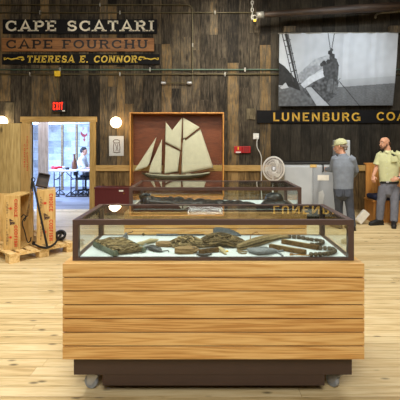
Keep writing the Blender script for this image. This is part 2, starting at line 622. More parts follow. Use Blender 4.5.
def glyph(ch):
    "strokes and serif spots of a capital, height 1; returns width, strokes, serifs"
    e = 0.08
    t, m_, b = 1 - e, 0.5, e
    if ch == 'A':
        return 0.86, [[(0.10, 0), (0.43, 1), (0.76, 0)], [(0.2, 0.3), (0.66, 0.3)]], [(0.10, 0), (0.76, 0)]
    if ch == 'B':
        return 0.74, [[(0.16, 0), (0.16, 1)], [(0.16, t), (0.42, t)] + arc(0.42, 0.73, 0.19, t - 0.73, 90, -90, 8) + [(0.16, 0.54)],
                      [(0.16, 0.52), (0.42, 0.52)] + arc(0.42, 0.30, 0.23, 0.22, 90, -90, 8) + [(0.16, b)]], [(0.13, 0), (0.13, 1)]
    if ch == 'C':
        return 0.8, [arc(0.42, 0.5, 0.33, 0.42, 42, 318, 16)], ['c']
    if ch == 'D':
        return 0.8, [[(0.16, 0), (0.16, 1)], [(0.16, t), (0.36, t)] + arc(0.36, 0.5, 0.34, t - 0.5, 90, -90, 12) + [(0.16, b)]], [(0.13, 0), (0.13, 1)]
    if ch == 'E':
        return 0.72, [[(0.16, 0), (0.16, 1)], [(0.16, t), (0.66, t)], [(0.16, m_), (0.52, m_)], [(0.16, b), (0.66, b)]], [(0.13, 0), (0.13, 1), 'e']
    if ch == 'F':
        return 0.7, [[(0.16, 0), (0.16, 1)], [(0.16, t), (0.64, t)], [(0.16, m_), (0.5, m_)]], [(0.15, 0), (0.13, 1), 'f']
    if ch == 'G':
        return 0.84, [arc(0.42, 0.5, 0.33, 0.42, 42, 330, 16), [(0.74, 0.06), (0.74, 0.46)], [(0.5, 0.44), (0.8, 0.44)]], []
    if ch == 'H':
        return 0.84, [[(0.16, 0), (0.16, 1)], [(0.68, 0), (0.68, 1)], [(0.16, m_), (0.68, m_)]], [(0.16, 0), (0.16, 1), (0.68, 0), (0.68, 1)]
    if ch == 'I':
        return 0.36, [[(0.18, 0), (0.18, 1)]], [(0.18, 0), (0.18, 1)]
    if ch == 'L':
        return 0.66, [[(0.16, 0), (0.16, 1)], [(0.16, b), (0.62, b)]], [(0.15, 1), (0.13, 0)]
    if ch == 'N':
        return 0.86, [[(0.16, 0), (0.16, 1)], [(0.16, 0.97), (0.70, 0.03)], [(0.70, 0), (0.70, 1)]], [(0.16, 0), (0.16, 1), (0.70, 1)]
    if ch == 'O':
        return 0.84, [arc(0.42, 0.5, 0.33, 0.42, 0, 360, 22)], []
    if ch == 'P':
        return 0.72, [[(0.16, 0), (0.16, 1)], [(0.16, t), (0.42, t)] + arc(0.42, 0.69, 0.21, t - 0.69, 90, -90, 8) + [(0.16, 0.46)]], [(0.16, 0), (0.13, 1)]
    if ch == 'R':
        return 0.8, [[(0.16, 0), (0.16, 1)], [(0.16, t), (0.42, t)] + arc(0.42, 0.71, 0.21, t - 0.71, 90, -90, 8) + [(0.16, 0.5)], [(0.42, 0.5), (0.68, 0)]], [(0.16, 0), (0.13, 1), (0.70, 0)]
    if ch == 'S':
        return 0.72, [arc(0.36, 0.71, 0.23, 0.21, 20, 270, 12) + arc(0.36, 0.29, 0.25, 0.21, 90, -160, 12)], ['s']
    if ch == 'T':
        return 0.76, [[(0.38, 0), (0.38, 1)], [(0.05, t), (0.71, t)]], [(0.38, 0), 't']
    if ch == 'U':
        return 0.82, [[(0.16, 1), (0.16, 0.34)] + arc(0.41, 0.34, 0.25, 0.26, 180, 360, 12) + [(0.66, 1)]], [(0.16, 1), (0.66, 1)]
    if ch == 'X':
        return 0.8, [[(0.12, 0), (0.68, 1)], [(0.12, 1), (0.68, 0)]], []
    if ch == '.':
        return 0.3, [[(0.13, 0), (0.13, 0.17)]], []
    if ch == '-':
        return 0.3, [[(0.06, 0.5), (0.26, 0.5)]], []
    return 0.42, [], []


def ribbon(mb, line, w, place, d):
    n = len(line)
    L_, R_ = [], []
    for i in range(n):
        a = Vector(line[max(i - 1, 0)])
        c = Vector(line[i])
        b = Vector(line[min(i + 1, n - 1)])
        t1 = (c - a).normalized() if i else (b - c).normalized()
        t2 = (b - c).normalized() if i < n - 1 else t1
        t = (t1 + t2)
        t = t.normalized() if t.length > 1e-6 else t1
        nn = Vector((-t.y, t.x))
        k = 1 / max(0.6, t.dot(t1))
        L_.append(c + nn * w / 2 * k)
        R_.append(c - nn * w / 2 * k)
    for i in range(n - 1):
        mb.prism([place(L_[i]), place(R_[i]), place(R_[i + 1]), place(L_[i + 1])], d)


def text(mb, s, origin, ux, uy, height, width, stroke=0.17, serif=0.0, slant=0.0, depth=0.006, spacing=0.13, only=None):
    "lay the words s along ux (unit vectors) so that they fill width; only = draw just this word of them"
    tot = sum(glyph(c)[0] + spacing for c in s) - spacing
    k = width / (tot * height)
    ux, uy = Vector(ux), Vector(uy)
    nrm = ux.cross(uy).normalized()
    x = 0.0
    word = 0
    for c in s:
        wd, st, se = glyph(c)
        word += c == ' '
        if only is not None and word != only:
            x += wd + spacing
            continue

        def place(p, x=x):
            return Vector(origin) + ux * ((x + p[0]) * height * k + slant * p[1] * height) + uy * (p[1] * height)
        for line in st:
            ribbon(mb, line, stroke, place, nrm * depth)
        if serif:
            h = 0.11
            for q in se:
                if q == 'c':
                    ribbon(mb, [(0.68, 0.62), (0.68, 0.95)], 0.1, place, nrm * depth)
                    ribbon(mb, [(0.68, 0.08), (0.68, 0.34)], 0.1, place, nrm * depth)
                elif q == 's':
                    ribbon(mb, [(0.58, 0.66), (0.58, 0.95)], 0.1, place, nrm * depth)
                    ribbon(mb, [(0.12, 0.05), (0.12, 0.34)], 0.1, place, nrm * depth)
                elif q == 'e':
                    ribbon(mb, [(0.63, 0.7), (0.63, 0.98)], 0.09, place, nrm * depth)
                    ribbon(mb, [(0.63, 0.02), (0.63, 0.3)], 0.09, place, nrm * depth)
                elif q == 'f':
                    ribbon(mb, [(0.61, 0.7), (0.61, 0.98)], 0.09, place, nrm * depth)
                elif q == 't':
                    ribbon(mb, [(0.07, 0.7), (0.07, 0.98)], 0.09, place, nrm * depth)
                    ribbon(mb, [(0.69, 0.7), (0.69, 0.98)], 0.09, place, nrm * depth)
                else:
                    yy = h / 2 if q[1] == 0 else 1 - h / 2
                    ribbon(mb, [(q[0] - serif, yy), (q[0] + serif, yy)], h, place, nrm * depth)
        x += wd + spacing
    return mb


# ================================================================== THE SETTING
YW = 10.0            # front face of the barn wall
DX0, DX1, DZ = (31 - CX) / F * YW, (90 - CX) / F * YW, H - (122 - CY) / F * YW


def planks_x(mb, x0, x1, y0, y1, z, wdt, lmin, lmax, th=0.03, mi=0, rnd=random):
    "boards running along X, filling x0..x1, y0..y1 with top at z"
    y = y0
    while y < y1 - 1e-4:
        wy = min(wdt, y1 - y)
        x = x0 - rnd.uniform(0, lmax * 0.6)
        while x < x1:
            l = rnd.uniform(lmin, lmax)
            a, b = max(x, x0), min(x + l, x1)
            if b - a > 0.02:
                mb.box((a + 0.001, y + 0.0028, z - th), (b - 0.001, y + wy - 0.0028, z), mi)
            x += l
        y += wy
    return mb


fl = MB()
fl.box((-7, -5, -0.12), (7, YW + 0.12, -0.03), 1)
planks_x(fl, -7, 7, -5, YW + 0.12, 0.0, 0.118, 1.6, 4.2)
struct(fl, 'floor', [M['floor'], M['darkwood']])
fl = MB()
planks_x(fl, -6.2, -1.0, YW + 0.12, 16.2, 0.0, 0.15, 1.6, 3.6)
fl.box((-6.2, YW + 0.12, -0.12), (-1.0, 16.2, -0.03), 0)
struct(fl, 'floor_back_room', M['floorgrey'])

wb = MB()
rw = random.Random(3)
x = -7.0
TOP = 5.3
while x < 7.0:
    wd_ = rw.uniform(0.19, 0.27) if x < 1.35 else rw.uniform(0.2, 0.34)
    xe = min(x + wd_, 7.0)
    # cut at the doorway edges
    for edge in (DX0, DX1):
        if x < edge < xe - 0.02:
            xe = edge
    mi = 0 if x < 1.35 else 1
    inside = x >= DX0 - 0.001 and xe <= DX1 + 0.001
    zb = DZ if inside else 1.0
    z = zb
    while z < TOP:
        ze = min(z + rw.uniform(1.1, 3.4), TOP)
        if TOP - ze < 0.3:
            ze = TOP
        dy = rw.uniform(0, 0.012)
        wb.box((x + 0.003, YW + dy, z + 0.002), (xe - 0.003, YW + 0.06, ze - 0.002), mi)
        z = ze
    if not inside:
        wb.box((x + 0.003, YW + rw.uniform(0.005, 0.015), 0), (xe - 0.003, YW + 0.06, 1.0), 2)
    x = xe
wb.box((-7, YW + 0.06, 0), (DX0, YW + 0.12, TOP), 1)
wb.box((DX1, YW + 0.06, 0), (7, YW + 0.12, TOP), 1)
wb.box((DX0, YW + 0.06, DZ), (DX1, YW + 0.12, TOP), 1)
struct(wb, 'wall_back', [M['barn'], M['barndark'], M['wains']])

struct(MB().box((-7.1, -5, 0), (-7, YW, TOP)), 'wall_left', M['sidewall'])
struct(MB().box((7, -5, 0), (7.1, YW, TOP)), 'wall_right', M['sidewall'])
struct(MB().box((-7.1, -5.1, 0), (7.1, -5, TOP)), 'wall_front', M['sidewall'])
struct(MB().box((-7.1, -5.1, TOP), (7.1, YW + 0.12, TOP + 0.1)), 'ceiling', M['ceiling'])

# dado rail either side of the doorway, door casing
ra, rb_ = 0.93, 1.07
struct(MB().box((-7, YW - 0.05, ra), (DX0 - 0.19, YW + 0.005, rb_), bevel=0.004), 'trim_1', M['trimx'])
t2 = MB()
t2.box((DX1 + 0.145, YW - 0.05, ra), (7, YW + 0.005, rb_), bevel=0.004)
struct(t2, 'trim_2', M['trimx'])
struct(MB().box((DX0 - 0.19, YW - 0.06, 0), (DX0, YW + 0.12, DZ), bevel=0.005), 'trim_3', M['trim'])
struct(MB().box((DX1, YW - 0.06, 0), (DX1 + 0.145, YW + 0.12, DZ), bevel=0.005), 'trim_4', M['trim'])
struct(MB().box((DX0 - 0.23, YW - 0.07, DZ), (DX1 + 0.17, YW + 0.12, DZ + 0.125), bevel=0.005), 'trim_5', M['trimx'])

# ---- the room beyond the doorway
YB = 15.2
bw = MB()
rw = random.Random(5)
z = 0.0
while z < 3.3:
    hh = rw.uniform(0.2, 0.3)
    x = -6.2 - rw.uniform(0, 0.5)
    while x < -2.05:
        l = rw.uniform(0.35, 0.9)
        bw.box((max(x, -6.2) + 0.003, YB + rw.uniform(0, 0.012), z + 0.003), (min(x + l, -2.05) - 0.003, YB + 0.1, min(z + hh, 3.4) - 0.003))
        x += l
    z += hh
struct(bw, 'wall_back_room_far', M['whitewood'])
bk = MB()
z = 0.0
while z < 3.3:
    x = -2.05
    k = 0
    while x < -1.0:
        bk.box((x + 0.004, YB - 0.5, z + 0.004), (x + 0.26, YB - 0.4, z + 0.076))
        x += 0.264
    z += 0.08
struct(MB().box((-2.05, YB - 0.4, 0), (-1.0, YB + 0.1, 3.4)), 'wall_back_room_corner', M['sidewall'])
struct(bk, 'trim_6', wood('red_brown_brick', [srgb(96, 56, 42), srgb(132, 78, 58), srgb(150, 98, 76)], 'X', 9, 0.6, 0.8, 0.5, 3))
lw_ = MB()
lw_.box((-6.3, YW + 0.12, 0), (-6.2, 11.4, 3.4))
lw_.box((-6.3, 11.4, 0), (-6.2, 15.2, 0.9))
lw_.box((-6.3, 11.4, 2.5), (-6.2, 15.2, 3.4))
struct(lw_, 'wall_back_room_left', M['whitewoodz'])
struct(MB().box((-1.0, YW + 0.12, 0), (-0.9, 15.3, 3.4)), 'wall_back_room_right', M['whitewoodz'])
struct(MB().box((-6.3, YW + 0.12, 3.4), (-0.9, 15.3, 3.5)), 'ceiling_back_room', M['whitewoodz'])
wn = MB()
for a, b in ((11.4, 11.5), (12.6, 12.7), (13.85, 13.95), (15.1, 15.2)):
    wn.box((-6.3, a, 0.9), (-6.2, b, 2.5))
wn.box((-6.3, 11.4, 0.9), (-6.2, 15.2, 0.98))
wn.box((-6.3, 11.4, 2.42), (-6.2, 15.2, 2.5))
w1 = struct(wn, 'window_1', M['bluewin'])
MB().box((-6.255, 11.45, 0.95), (-6.249, 15.15, 2.45)).build('window_pane', M['glass'], w1)
# white boarded screen just inside, and the posts along the far wall
sc_ = MB()
for i in range(3):
    a = P(38 + i * 3.3, 150, 11.6).x
    b = P(38 + (i + 1) * 3.3, 150, 11.6).x
    sc_.box((a + 0.002, 11.6 + 0.006 * (i % 2), 0), (b - 0.002, 11.66, 2.75))
struct(sc_, 'wall_screen', M['whitewoodz'])
for i, px in enumerate((62.2, 76.6)):
    c = P(px, 150, 14.2)
    struct(MB().box((c.x - 0.035, 14.17, 0), (c.x + 0.035, 14.24, 3.4), bevel=0.004), 'trim_%d' % (7 + i), M['driftwood'])
c0, c1 = P(48, 123.5, 13.0), P(96, 123.5, 13.0)
struct(MB().cyl((c0.x - .6, 13.0, c0.z), (c1.x + .4, 13.0, c1.z), 0.03), 'trim_9', M['bluewin'])

# ================================================================== THE DISPLAY CASES
def caster(c, toe, parent):
    "swivel caster with its wheel, centre of the plate at c (z of the plate)"
    k = MB()
    k.box((c[0] - 0.045, c[1] - 0.045, c[2] - 0.006), (c[0] + 0.045, c[1] + 0.045, c[2]))
    k.cyl((c[0], c[1], c[2] - 0.006), (c[0], c[1], c[2] - 0.03), 0.026)
    m_ = Matrix.Translation((c[0], c[1], 0)) @ Matrix.Rotation(toe, 4, 'Z')
    r = 0.046
    for sx in (-1, 1):
        k.prism([m_ @ Vector((sx * 0.022, -0.03, c[2] - 0.028)), m_ @ Vector((sx * 0.022, 0.05, c[2] - 0.028)),
                 m_ @ Vector((sx * 0.022, 0.052, r - 0.014)), m_ @ Vector((sx * 0.022, 0.02, r - 0.014))], m_.to_3x3() @ Vector((sx * 0.003, 0, 0)))
    k.box((-0.025, -0.03, c[2] - 0.032), (0.025, 0.05, c[2] - 0.026), mat=m_)
    o = k.build('caster', M['steel'], parent)
    a = m_ @ Vector((-0.018, 0.034, r))
    b = m_ @ Vector((0.018, 0.034, r))
    wv = MB()
    wv.limb([a, a + (b - a) * 0.2, a + (b - a) * 0.8, b], [r - 0.006, r, r, r - 0.006], 24, cap='flat')
    wv.cyl(a - (b - a) * 0.12, b + (b - a) * 0.12, 0.013)
    wv.build('wheel', M['castergrey'], o)


def display_case(name, label, x0, x1, yf, yb, ztop, zwood, zlow, inset, over=0.0):
    """oak boarded base on a dark plinth with casters, framed glass top; x0..x1, yf..yb = outline of the oak base"""
    root = thing(name, ((x0 + x1) / 2, (yf + yb) / 2, 0), label, 'display case')
    n = 7
    hgt = (zwood - zlow) / n
    b = MB()
    r = 0.0035
    for i in range(n):
        za, zb = zlow + i * hgt, zlow + (i + 1) * hgt
        b.box((x0, yf, za + r), (x1, yf + 0.022, zb - r if i < n - 1 else zb), bevel=0.0022)
        b.box((x0, yf + 0.0235, za + r), (x0 + 0.022, yb - 0.0235, zb - r if i < n - 1 else zb), bevel=0.0022)
        b.box((x1 - 0.022, yf + 0.0235, za + r), (x1, yb - 0.0235, zb - r if i < n - 1 else zb), bevel=0.0022)
        b.box((x0, yb - 0.022, za + r), (x1, yb, zb - r if i < n - 1 else zb), bevel=0.0022)
    b.build('base_cabinet', M['oak'], root)
    MB().box((x0 + 0.012, yf + 0.012, zlow + 0.012), (x1 - 0.012, yb - 0.012, zwood - 0.012)).build('carcass', M['plinth'], root)
    MB().box((x0 + 0.0225, yf + 0.0225, zwood - 0.02), (x1 - 0.0225, yb - 0.0225, zwood - 0.001)).build('countertop', M['oak'], root)
    pl = MB()
    px0, px1, py0, py1 = x0 + 0.051, x1 - 0.057, yf + 0.06, yb - 0.06
    zs = zlow - 0.127
    pl.box((px0, py0, zs), (px1, py1, zlow + 0.012), bevel=0.003)
    pl.box((px0 + 0.182, py0 + 0.004, 0.055), (px1 - 0.172, py1 - 0.004, zs + 0.01), bevel=0.006)
    pl.build('plinth', M['plinth'], root)
    for cx_, t_ in ((px0 + 0.125, 1.25), (px1 - 0.075, 0.55)):
        caster((cx_, py0 + 0.07, zs), t_, root)
        caster((cx_, py1 - 0.1, zs), -t_, root)
    # glass top
    gx0, gx1, gy0, gy1 = x0 + inset, x1 - inset, yf + inset + 0.028, yb - inset - 0.028
    zb0 = zwood
    pw, tr, br = 0.037, 0.033, 0.016
    fm = MB()
    for xx in (gx0, gx1 - pw):
        for yy in (gy0, gy1 - pw):
            fm.box((xx, yy, zb0), (xx + pw, yy + pw, ztop))
    for z0, z1 in ((zb0, zb0 + br), (ztop - tr, ztop)):
        fm.box((gx0 + pw, gy0, z0), (gx1 - pw, gy0 + pw, z1))
        fm.box((gx0 + pw, gy1 - pw, z0), (gx1 - pw, gy1, z1))
        fm.box((gx0, gy0 + pw, z0), (gx0 + pw, gy1 - pw, z1))
        fm.box((gx1 - pw, gy0 + pw, z0), (gx1, gy1 - pw, z1))
    fm.build('case_frame', M['frame'], root)
    th = 0.002
    cxm, cym = pw / 2, pw / 2
    panes = [((gx0 + pw - .004, gy0 + cym, zb0 + br - .004), (gx1 - pw + .004, gy0 + cym + th, ztop - tr + .004)),
             ((gx0 + pw - .004, gy1 - cym, zb0 + br - .004), (gx1 - pw + .004, gy1 - cym + th, ztop - tr + .004)),
             ((gx0 + cxm, gy0 + pw - .004, zb0 + br - .004), (gx0 + cxm + th, gy1 - pw + .004, ztop - tr + .004)),
             ((gx1 - cxm, gy0 + pw - .004, zb0 + br - .004), (gx1 - cxm + th, gy1 - pw + .004, ztop - tr + .004)),
             ((gx0 + pw - .012, gy0 + pw - .012, ztop - 0.006), (gx1 - pw + .012, gy1 - pw + .012, ztop - 0.004))]
    for a, c in panes:
        MB().box(a, c).build('glass_pane', M['glass'], root)
    bed = zb0 + 0.016
    MB().box((gx0 + pw, gy0 + pw * .75, zb0 + 0.0005), (gx1 - pw, gy1 - pw * .75, bed)).build('display_bed', M['bed'], root)
    return bed, (gx0, gx1, gy0, gy1)


D1 = 2.63
BX0, BX1 = (62.5 - CX) / F * D1, (364.5 - CX) / F * D1
BED, G1 = display_case('display_case', 'oak boarded glass display case on casters, nearest one, holding old fishing tackle',
                       BX0, BX1, D1, 3.46, 1.119, 0.858, 0.255, 0.041)
Y2 = 4.53
BED2, G2 = display_case('display_case', 'glass topped display case behind the nearest case, holding black oilskins',
                        (129.2 - CX) / F * 4.6 - 0.041, (301.5 - CX) / F * 4.6 + 0.041, Y2, 5.5, 1.122, 0.858, 0.255, 0.041)


# ================================================================== ON THE WALL
def wall_sign(name, px0, px1, py0, py1, label, board, parts, Y=YW - 0.046, th=0.04, cat='sign'):
    "board with painted raised letters; parts = (words, px0, px1, ytop, ybottom, material, stroke, serif, slant)"
    a, b = P(px0, py1, Y), P(px1, py0, Y)
    root = thing(name, ((a.x + b.x) / 2, Y + th, a.z), label, cat)
    MB().box((a.x, Y, a.z), (b.x, Y + th, b.z), bevel=0.004).build('board', M[board], root)
    for words, p0, p1, yt, yb, m, st, se, sl in parts:
        o = P(p0, yb, Y - 0.0005)
        e = P(p1, yt, Y - 0.0005)
        for i in range(len(words.split())):
            mb = MB()
            text(mb, words, o, (1, 0, 0), (0, 0, 1), e.z - o.z, e.x - o.x, st, se, sl, 0.006, only=i)
            mb.build('lettering', M[m], root)
    return root


wall_sign('name_board', 2.5, 157, 19.3, 33.6, 'black ship name board lettered CAPE SCATARI in white, topmost of three', 'signblack',
          [('CAPE SCATARI', 5.5, 154, 20.6, 31.2, 'whitepaint', 0.16, 0.18, 0)])
wall_sign('name_board', 1.5, 154, 38, 51.3, 'brown ship name board lettered CAPE FOURCHU in black', 'signbrown',
          [('CAPE FOURCHU', 6, 148, 39.8, 48.6, 'blackpaint', 0.15, 0.15, 0)])
nb = wall_sign('name_board', 2, 159.5, 54, 64.3, 'narrow black ship name board lettered THERESA E. CONNOR in yellow', 'signblack',
               [('THERESA E. CONNOR', 26.5, 137, 55.6, 62.6, 'yellowpaint', 0.18, 0.17, 0.14)])
# scrolls at both ends
for flip, cx_ in ((1, 14.5), (-1, 148)):
    sm = MB()
    for pts, r in ([(-10, 1.2), (-7, -0.6), (-3, .6), (1, -.4), (5, .4)], .011), ([(1, .2), (4, -1.6), (8, -1.8), (9.5, .3), (7.5, 1.4), (6.4, .2)], .013), \
            ([(-10, 1.2), (-10.6, -.6), (-8.8, -.9)], .009):
        q = [P(cx_ + flip * u, 58.8 + v, YW - 0.049) for u, v in pts]
        qs = []
        for i in range(len(q) - 1):
            for k in range(4):
                t = k / 4
                qs.append(q[i].lerp(q[i + 1], t))
        qs.append(q[-1])
        sm.limb(qs, [(r * (0.5 + math.sin(PI * i / (len(qs) - 1))), 0.004) for i in range(len(qs))], 8, side=(0, 0, 1))
    sm.build('scroll_ornament', M['yellowpaint'], nb)
wall_sign('name_board', 257, 425, 110.3, 123, 'long black name board lettered LUNENBURG in gold below the photograph', 'signblack',
          [('LUNENBURG', 272.5, 360.5, 112.6, 121.2, 'goldpaint', 0.16, 0.0, 0), ('COA', 376.5, 405.5, 112.0, 120.6, 'goldpaint', 0.16, 0.0, 0)])


def pipe(name, pts, r, mat, label, Y=YW - 0.03, blobs=(), cat='pipe', bm=None, clips=()):
    q = [P(a, b, Y) for a, b in pts]
    root = thing(name, q[0], label, cat)
    mb = MB()
    qs = []
    for i, p in enumerate(q):
        if 0 < i < len(q) - 1:
            a = p + (q[i - 1] - p).normalized() * min(0.06, (q[i - 1] - p).length / 2)
            b = p + (q[i + 1] - p).normalized() * min(0.06, (q[i + 1] - p).length / 2)
            for k in range(5):
                t = k / 4
                qs.append(a.lerp(p, t).lerp(p.lerp(b, t), t))
        else:
            qs.append(p)
    mb.limb(qs, r, 8, cap='flat')
    mb.build('conduit', M[mat], root)
    for a, b in clips:
        c = P(a, b, Y)
        k = MB()
        k.box((c.x - 0.015, Y - r - 0.004, c.z - r - 0.03), (c.x + 0.015, Y + 0.035, c.z + r + 0.03), bevel=0.004)
        k.build('pipe_clip', M['galv'], root)
    for (a, b), (a2, b2), rr in blobs:
        p0, p1 = P(a, b, Y), P(a2, b2, Y)
        MB().limb([p0, p0.lerp(p1, .2), p0.lerp(p1, .8), p1], [rr * .7, rr, rr, rr * .7], 12, cap='flat').build('coupling', M['steel'], root)
    return root


pipe('wall_pipe', [(-30, 69.6), (430, 69.6)], 0.017, 'pipegreen', 'greenish upper one of the two long level pipes across the wall', clips=((60, 69.6), (150, 69.6), (245, 69.6)))
pipe('wall_pipe', [(-30, 74.2), (430, 74.2)], 0.017, 'pipe', 'olive lower one of the two long level pipes across the wall', clips=((30, 74.2), (120, 74.2), (225, 74.2)))
pipe('wall_pipe', [(-30, 12.6), (430, 12.6)], 0.013, 'pipe', 'thin level conduit just above the CAPE SCATARI board', clips=((40, 12.6), (120, 12.6), (215, 12.6)))
pipe('wall_pipe', [(-30, 4.8), (189, 4.8), (192.6, 8), (192.6, 83), (162, 83)], 0.012, 'pipe', 'thin conduit bending down the wall beside the name boards',
     Y=YW - 0.055, blobs=(((187, 83), (192, 83), 0.035), ((161, 83), (166, 83), 0.035)), clips=((100, 4.8), (192.6, 45)))

# junction box, drop pipe and exit sign
j = thing('junction_box', P(57, 73.5, YW), 'small yellow junction box on the pipes above the exit sign', 'junction box')
a, b = P(54.3, 76.2, YW - 0.1), P(59.9, 70.8, YW - 0.1)
MB().box((a.x, YW - 0.11, a.z), (b.x, YW - 0.045, b.z), bevel=0.008).build('box_body', M['yellow'], j)
MB().cyl(P(57.4, 76, YW - 0.05), P(57.4, 101, YW - 0.05), 0.012, seg=8).build('drop_conduit', M['pipe'], j)
e = thing('exit_sign', P(58.5, 111.5, YW), 'lit red EXIT sign above the doorway', 'exit sign')
a, b = P(52, 112, YW - 0.1), P(65.4, 101.3, YW - 0.1)
MB().box((a.x, YW - 0.1, a.z), (b.x, YW + 0.0, b.z), bevel=0.008).build('sign_housing', M['black'], e)
o_, e_ = P(52.9, 109.6, YW - 0.101), P(63.0, 102.5, YW - 0.101)
mb = MB()
text(mb, 'EXIT', o_, (1, 0, 0), (0, 0, 1), e_.z - o_.z, e_.x - o_.x, 0.26, 0.0, 0, 0.004)
mb.build('lettering', M['exit'], e)
mb = MB()
mb.box((P(62.2, 111.3, YW - .1).x, YW - 0.104, P(62, 111.3, YW - .1).z), (P(65, 111, YW - .1).x, YW - 0.099, P(62, 110.2, YW - .1).z))
mb.build('test_panel', M['whitep'], e)


def globe(px, py, label):
    Y = YW - 0.13
    c = P(px, py, Y)
    root = thing('globe_lamp', c, label, 'wall lamp', 'round wall lamps')
    MB().cyl((c.x, YW + 0.005, c.z), (c.x, YW - 0.02, c.z), 0.05, 0.045, 24).build('wall_plate', M['galv'], root)
    MB().cyl((c.x, YW - 0.02, c.z), (c.x, YW - 0.05, c.z), 0.04, 0.04, 20).build('lamp_holder', M['galv'], root)
    MB().ball(c, 0.128, 24).build('globe', M['lamp'], root)
    l = bpy.data.lights.new('globe_glow', 'POINT')
    l.energy = 9
    l.color = (1, 0.84, 0.62)
    l.shadow_soft_size = 0.13
    o = bpy.data.objects.new('globe_glow', l)
    C.objects.link(o)
    o.location = c + Vector((0, -0.15, 0))
    return root


globe(116, 122.4, 'glowing round wall lamp right of the doorway, above the pinned paper')
globe(2, 121.6, 'glowing round wall lamp above the tall crate at the left edge')

# sheet with a drawing
s = thing('paper_sheet', P(116.2, 156, YW), 'grey paper sheet with a pencil drawing pinned below the lamp', 'poster')
a, b = P(109.2, 155.8, YW), P(123.8, 136, YW)
MB().box((a.x, YW - 0.012, a.z), (b.x, YW - 0.004, b.z)).build('sheet', M['papergrey'], s)
mb = MB()
rnd = random.Random(11)


def pen(mb, pts, r, Y, seg=4):
    mb.limb([P(u, v, Y) for u, v in pts], [(r, 0.0012)] * len(pts), seg, side=(1, 0, 0) if abs(pts[0][0] - pts[-1][0]) < abs(pts[0][1] - pts[-1][1]) else (0, 0, 1), cap='flat')


pen(mb, [(113, 141.5), (114, 140), (117, 139.6), (119.4, 140.4), (119.8, 142), (118, 143), (114.5, 143), (113, 141.5)], .008, YW - .013)
pen(mb, [(114, 143), (113.4, 147), (113.8, 151.5)], .007, YW - .013)
pen(mb, [(119.3, 143), (120, 147), (119.6, 151.5)], .007, YW - .013)
pen(mb, [(113, 152), (116.5, 152.8), (120.4, 152)], .008, YW - .013)
pen(mb, [(115.4, 144), (116.6, 148), (115.8, 151.5)], .006, YW - .013)
pen(mb, [(117.8, 144), (117.4, 148), (118.2, 151.5)], .006, YW - .013)
mb.build('pencil_drawing', M['darkink'], s)

# small boards nailed over the planking
for (x0, x1, y0, y1, lab, mt) in ((5.4, 14.5, 102.5, 123, 'weathered grey patch board nailed to the wall near the left lamp', 'crategrey'),
                                  (246.5, 255.3, 108.6, 119.5, 'weathered pale patch board at the left end of the LUNENBURG board', 'crategrey')):
    a, b = P(x0, y1, YW), P(x1, y0, YW)
    tag(MB().box((a.x, YW - 0.02, a.z), (b.x, YW + 0.006, b.z), bevel=0.003).build('patch_board', wood('patch_' + str(int(x0)), [srgb(70, 62, 48), srgb(112, 102, 80), srgb(134, 122, 98)], 'Z', 8, .15, .8, .2, 5, grime=.3, spec=.2), origin=((a.x + b.x) / 2, YW, a.z)), lab, 'board')

# red alarm cabinet
r = thing('alarm_box', P(242.5, 153, YW), 'red twin alarm box on the wall right of the ship model', 'alarm box')
a, b = P(234.2, 153.2, YW - .06), P(242.0, 146.2, YW - .06)
MB().box((a.x, YW - 0.07, a.z), (b.x, YW + 0.005, b.z), bevel=0.008).build('pull_station', M['red'], r)
a2, b2 = P(242.4, 152.9, YW - .06), P(250.6, 146.2, YW - .06)
MB().box((a2.x, YW - 0.055, a2.z), (b2.x, YW + 0.005, b2.z), bevel=0.008).build('horn', M['red'], r)
gmb = MB()
for k in range(5):
    z = a2.z + 0.03 + k * 0.025
    gmb.box((a2.x + 0.03, YW - 0.058, z), (b2.x - 0.03, YW - 0.053, z + 0.01))
gmb.build('horn_grille', M['darkred'], r)
c = P(238.2, 148.5, YW - .07)
MB().box((c.x - .012, YW - .08, c.z - .035), (c.x + .012, YW - .066, c.z + .035)).build('pull_handle', M['yellow'], r)
c = P(238.3, 152.2, YW - .07)
MB().box((c.x - .06, YW - .076, c.z - .014), (c.x + .06, YW - .066, c.z + .014)).build('name_strip', M['whitep'], r)

# socket and cord
k = thing('socket_box', P(256, 136, YW), 'white socket box on the wall above the fan, its cord hanging', 'socket')
a, b = P(253.2, 139.2, YW - .05), P(259, 133.3, YW - .05)
MB().box((a.x, YW - 0.06, a.z), (b.x, YW + 0.005, b.z), bevel=0.008).build('socket_body', M['whitep'], k)
c = P(257.4, 138, YW - .06)
MB().box((c.x - .03, YW - .1, c.z - .03), (c.x + .03, YW - .055, c.z + .03), bevel=.008).build('plug', M['whitep'], k)
pts = [P(u, v, YW - .08) for u, v in ((257.4, 139), (256.8, 143), (257.4, 148), (260, 153), (261.4, 158), (261.2, 166), (261.4, 176), (261.2, 190), (262.5, 205))]
qs = []
for i in range(len(pts) - 1):
    for t in range(4):
        p0 = pts[max(i - 1, 0)]; p1 = pts[i]; p2 = pts[i + 1]; p3 = pts[min(i + 2, len(pts) - 1)]
        u = t / 4
        qs.append(0.5 * ((2 * p1) + (p2 - p0) * u + (2 * p0 - 5 * p1 + 4 * p2 - p3) * u * u + (3 * p1 - p0 - 3 * p2 + p3) * u ** 3))
qs.append(pts[-1])
MB().limb(qs, 0.011, 6).build('cord', M['whitep'], k)

# ---------------------------------------------------------------- the banner photograph
YBN = YW - 0.16


def inside(p, poly):
    r_ = False
    n = len(poly)
    for i in range(n):
        (x1, y1), (x2, y2) = poly[i], poly[(i + 1) % n]
        if (y1 > p[1]) != (y2 > p[1]) and p[0] < (x2 - x1) * (p[1] - y1) / (y2 - y1) + x1:
            r_ = not r_
    return r_


def segd(p, a, b):
    ax, ay = a
    dx, dy = b[0] - ax, b[1] - ay
    t = max(0, min(1, ((p[0] - ax) * dx + (p[1] - ay) * dy) / (dx * dx + dy * dy)))
    return math.hypot(p[0] - ax - t * dx, p[1] - ay - t * dy)


